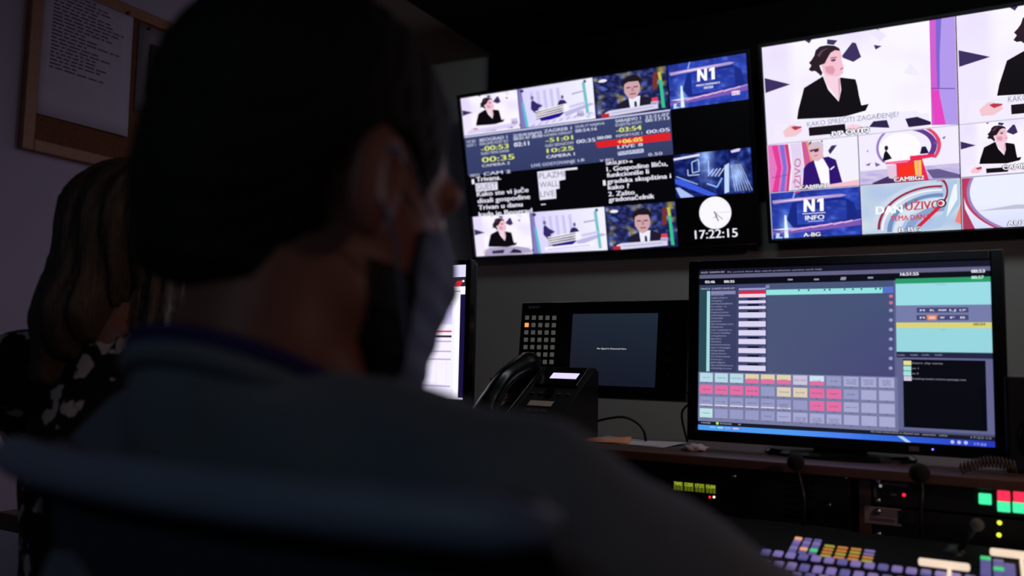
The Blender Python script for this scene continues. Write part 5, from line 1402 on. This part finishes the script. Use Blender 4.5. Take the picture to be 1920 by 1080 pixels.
def wom_hair(P):
    Q = HPw(P)
    d = sdf_ell(Q, (0, -.016, .044), (.090, .112, .102))
    d = smin(d, sdf_cap(Q, (.0, -.045, .04), (.0, -.088, -.105), .076, .058), .035); d = smin(d, sdf_cap(Q, (.01, -.095, -.10), (-.01, -.115, -.19), .042, .022), .03)
    d = smin(d, sdf_cap(Q, (-.04, -.09, -.11), (-.085, -.115, -.23), .032, .014), .03)
    for q in (-1, 1): d = smin(d, sdf_cap(Q, (q * .062, .005, .05), (q * .082, -.005, -.13), .034, .022), .03); d = smin(d, sdf_cap(Q, (q * .080, -.01, -.12), (q * .085, .03, -.20), .024, .010), .02)
    ang = np.arctan2(Q[0], -Q[1] + .05)
    d = d + .0035 * np.sin(ang * 34 + Q[2] * 14) + .0018 * np.sin(ang * 81 - Q[2] * 30)
    d = smax(d, -sdf_ell(Q, (0, .095, -.020), (.072, .075, .085)), .008)
    return smax(d, -(head_sdf(Q) - .001), .003)


putw('hair', surface(wom_hair, AR(-.16, .161, .0045), AR(-.26, .12, .0045), AR(-.38, .17, .0045)), hair_b)
office_chair('black office chair carrying the woman in the patterned dress', (HW.x + .01, HW.y - .02), .26, .19, CZ - .33, .44, .17, black, seat_m)

# ------------------------------------------------------------------ pinboard with sheets on the left wall
yz = lambda x, y: (atx(x, y, XL + .02).y, atx(x, y, XL + .02).z)
bl, br_, tr_ = yz(40, 277), yz(190, 317), yz(310, 45)
by0, bz0 = bl[0] - .0, bl[1] - .0; bz1 = tr_[1] + .012; by1 = by0 + 1.05
pb = thing('pinboard', 'cork pinboard in light wooden frame hanging on the left wall', 'pinboard', (XL, (by0 + by1) / 2, (bz0 + bz1) / 2))
hw_, hh_ = (by1 - by0) / 2, (bz1 - bz0) / 2; fw = .030
obj('cork_sheet', box(BM(), .004, .014, -hw_ + fw, hw_ - fw, -hh_ + fw, hh_ - fw), mat('cork', (104, 62, 40), .95, nz=(180, .5), bump=.5), pb)
bm = BM()
for a in ((-hw_, -hw_ + fw, -hh_, hh_), (hw_ - fw, hw_, -hh_, hh_), (-hw_ + fw, hw_ - fw, -hh_, -hh_ + fw), (-hw_ + fw, hw_ - fw, hh_ - fw, hh_)): box(bm, .0, .022, *a, .003)
obj('frame', bm, mat('pale_beech_wood', (150, 104, 82), .5, nz=(14, .3, (1, 8, 8))), pb)


def wall_sheet(label, pts, lines, m, img=None):
    """paper pinned on the board; pts are its four corners (y, z) clockwise from top left"""
    cy = sum(p_[0] for p_ in pts) / 4; cz = sum(p_[1] for p_ in pts) / 4; x = XL + .0155
    bm = BM(); n = 8; g_ = []
    for j in range(n + 1):
        row = []
        for i in range(n + 1):
            a, b = i / n, j / n; T_ = [pts[0][k] * (1 - a) + pts[1][k] * a for k in (0, 1)]; B_ = [pts[3][k] * (1 - a) + pts[2][k] * a for k in (0, 1)]
            row.append(bm.verts.new((.0012 + .006 * b * b * a, T_[0] * (1 - b) + B_[0] * b - cy, T_[1] * (1 - b) + B_[1] * b - cz)))
        g_.append(row)
    for j in range(n):
        for i in range(n): bm.faces.new((g_[j][i], g_[j][i + 1], g_[j + 1][i + 1], g_[j + 1][i]))
    t = thing('pinned_paper', label, 'paper', (x, cy, cz), group='papers on the pinboard')
    o_ = obj('sheet', bm, m, t, True); md = o_.modifiers.new('t', 'SOLIDIFY'); md.thickness = .0004
    w_ = pts[1][0] - pts[0][0]; h_ = pts[0][1] - pts[3][1]
    bm = BM(); r_ = random.Random(7)
    if img:
        box(bm, .010, .0104, -w_ * .40, w_ * .46, h_ * -.3, h_ * .30)
        obj('printed_picture', bm, mat('dark_print', (26, 24, 34), .7), t)
        bm = BM()
        for k in range(6): box(bm, .0106, .0109, -w_ * .30, -w_ * .30 + w_ * r_.uniform(.2, .6), h_ * (.22 - .08 * k), h_ * (.25 - .08 * k))
        obj('printed_lines', bm, grey_pl, t)
    else:
        for k in range(lines):
            z = h_ * (.43 - .60 * k / lines); L = r_.uniform(.25, .8); y0 = -w_ * .36
            while y0 < -w_ * .36 + w_ * L:
                y1 = y0 + r_.uniform(.008, .03); dd = .0022 + .006 * (.5 - z / h_) ** 2 * ((y0 + w_ / 2) / w_); box(bm, dd, dd + .0003, y0, y1, z, z + .0035); y0 = y1 + .005
        q = obj('handwritten_lines', bm, mat('ink', (74, 70, 92), .8), t); q['kind'] = 'stuff'
    for py in (-w_ * .42, w_ * .42):
        bm = BM(); lathe(bm, [(.004, 0), (.003, .006), (.005, .009), (.0001, .010)], 12, Matrix.Translation((.003, py, h_ * .47)) @ Matrix.Rotation(math.pi / 2, 4, 'Y')); obj('pushpin', bm, mat('red_pin', (150, 40, 40), .4), t, True)
    return t


c4 = [yz(78, -40), yz(256, 25), yz(238, 257), yz(60, 212)]
zt = c4[1][1]; c4[0] = (c4[3][0], zt); c4[1] = (c4[2][0] - .0, zt); c4[3] = (c4[3][0], c4[2][1])
wall_sheet('large white handwritten sheet pinned at the left end of the pinboard', c4, 22, mat('sheet_lit_purple', (182, 170, 196), .85))  # white paper, with the screens' purple light put into its colour
d4 = [yz(263, 42), yz(263, 42), yz(263, 240), yz(263, 240)]; d4[1] = (d4[0][0] + .36, d4[0][1]); d4[2] = (d4[1][0], d4[0][1] - .25); d4[3] = (d4[0][0], d4[2][1])
wall_sheet('dark printed picture sheet pinned right of the white sheet', d4, 4, mat('dark_sheet', (120, 112, 128), .8), True)
#@@NEXT
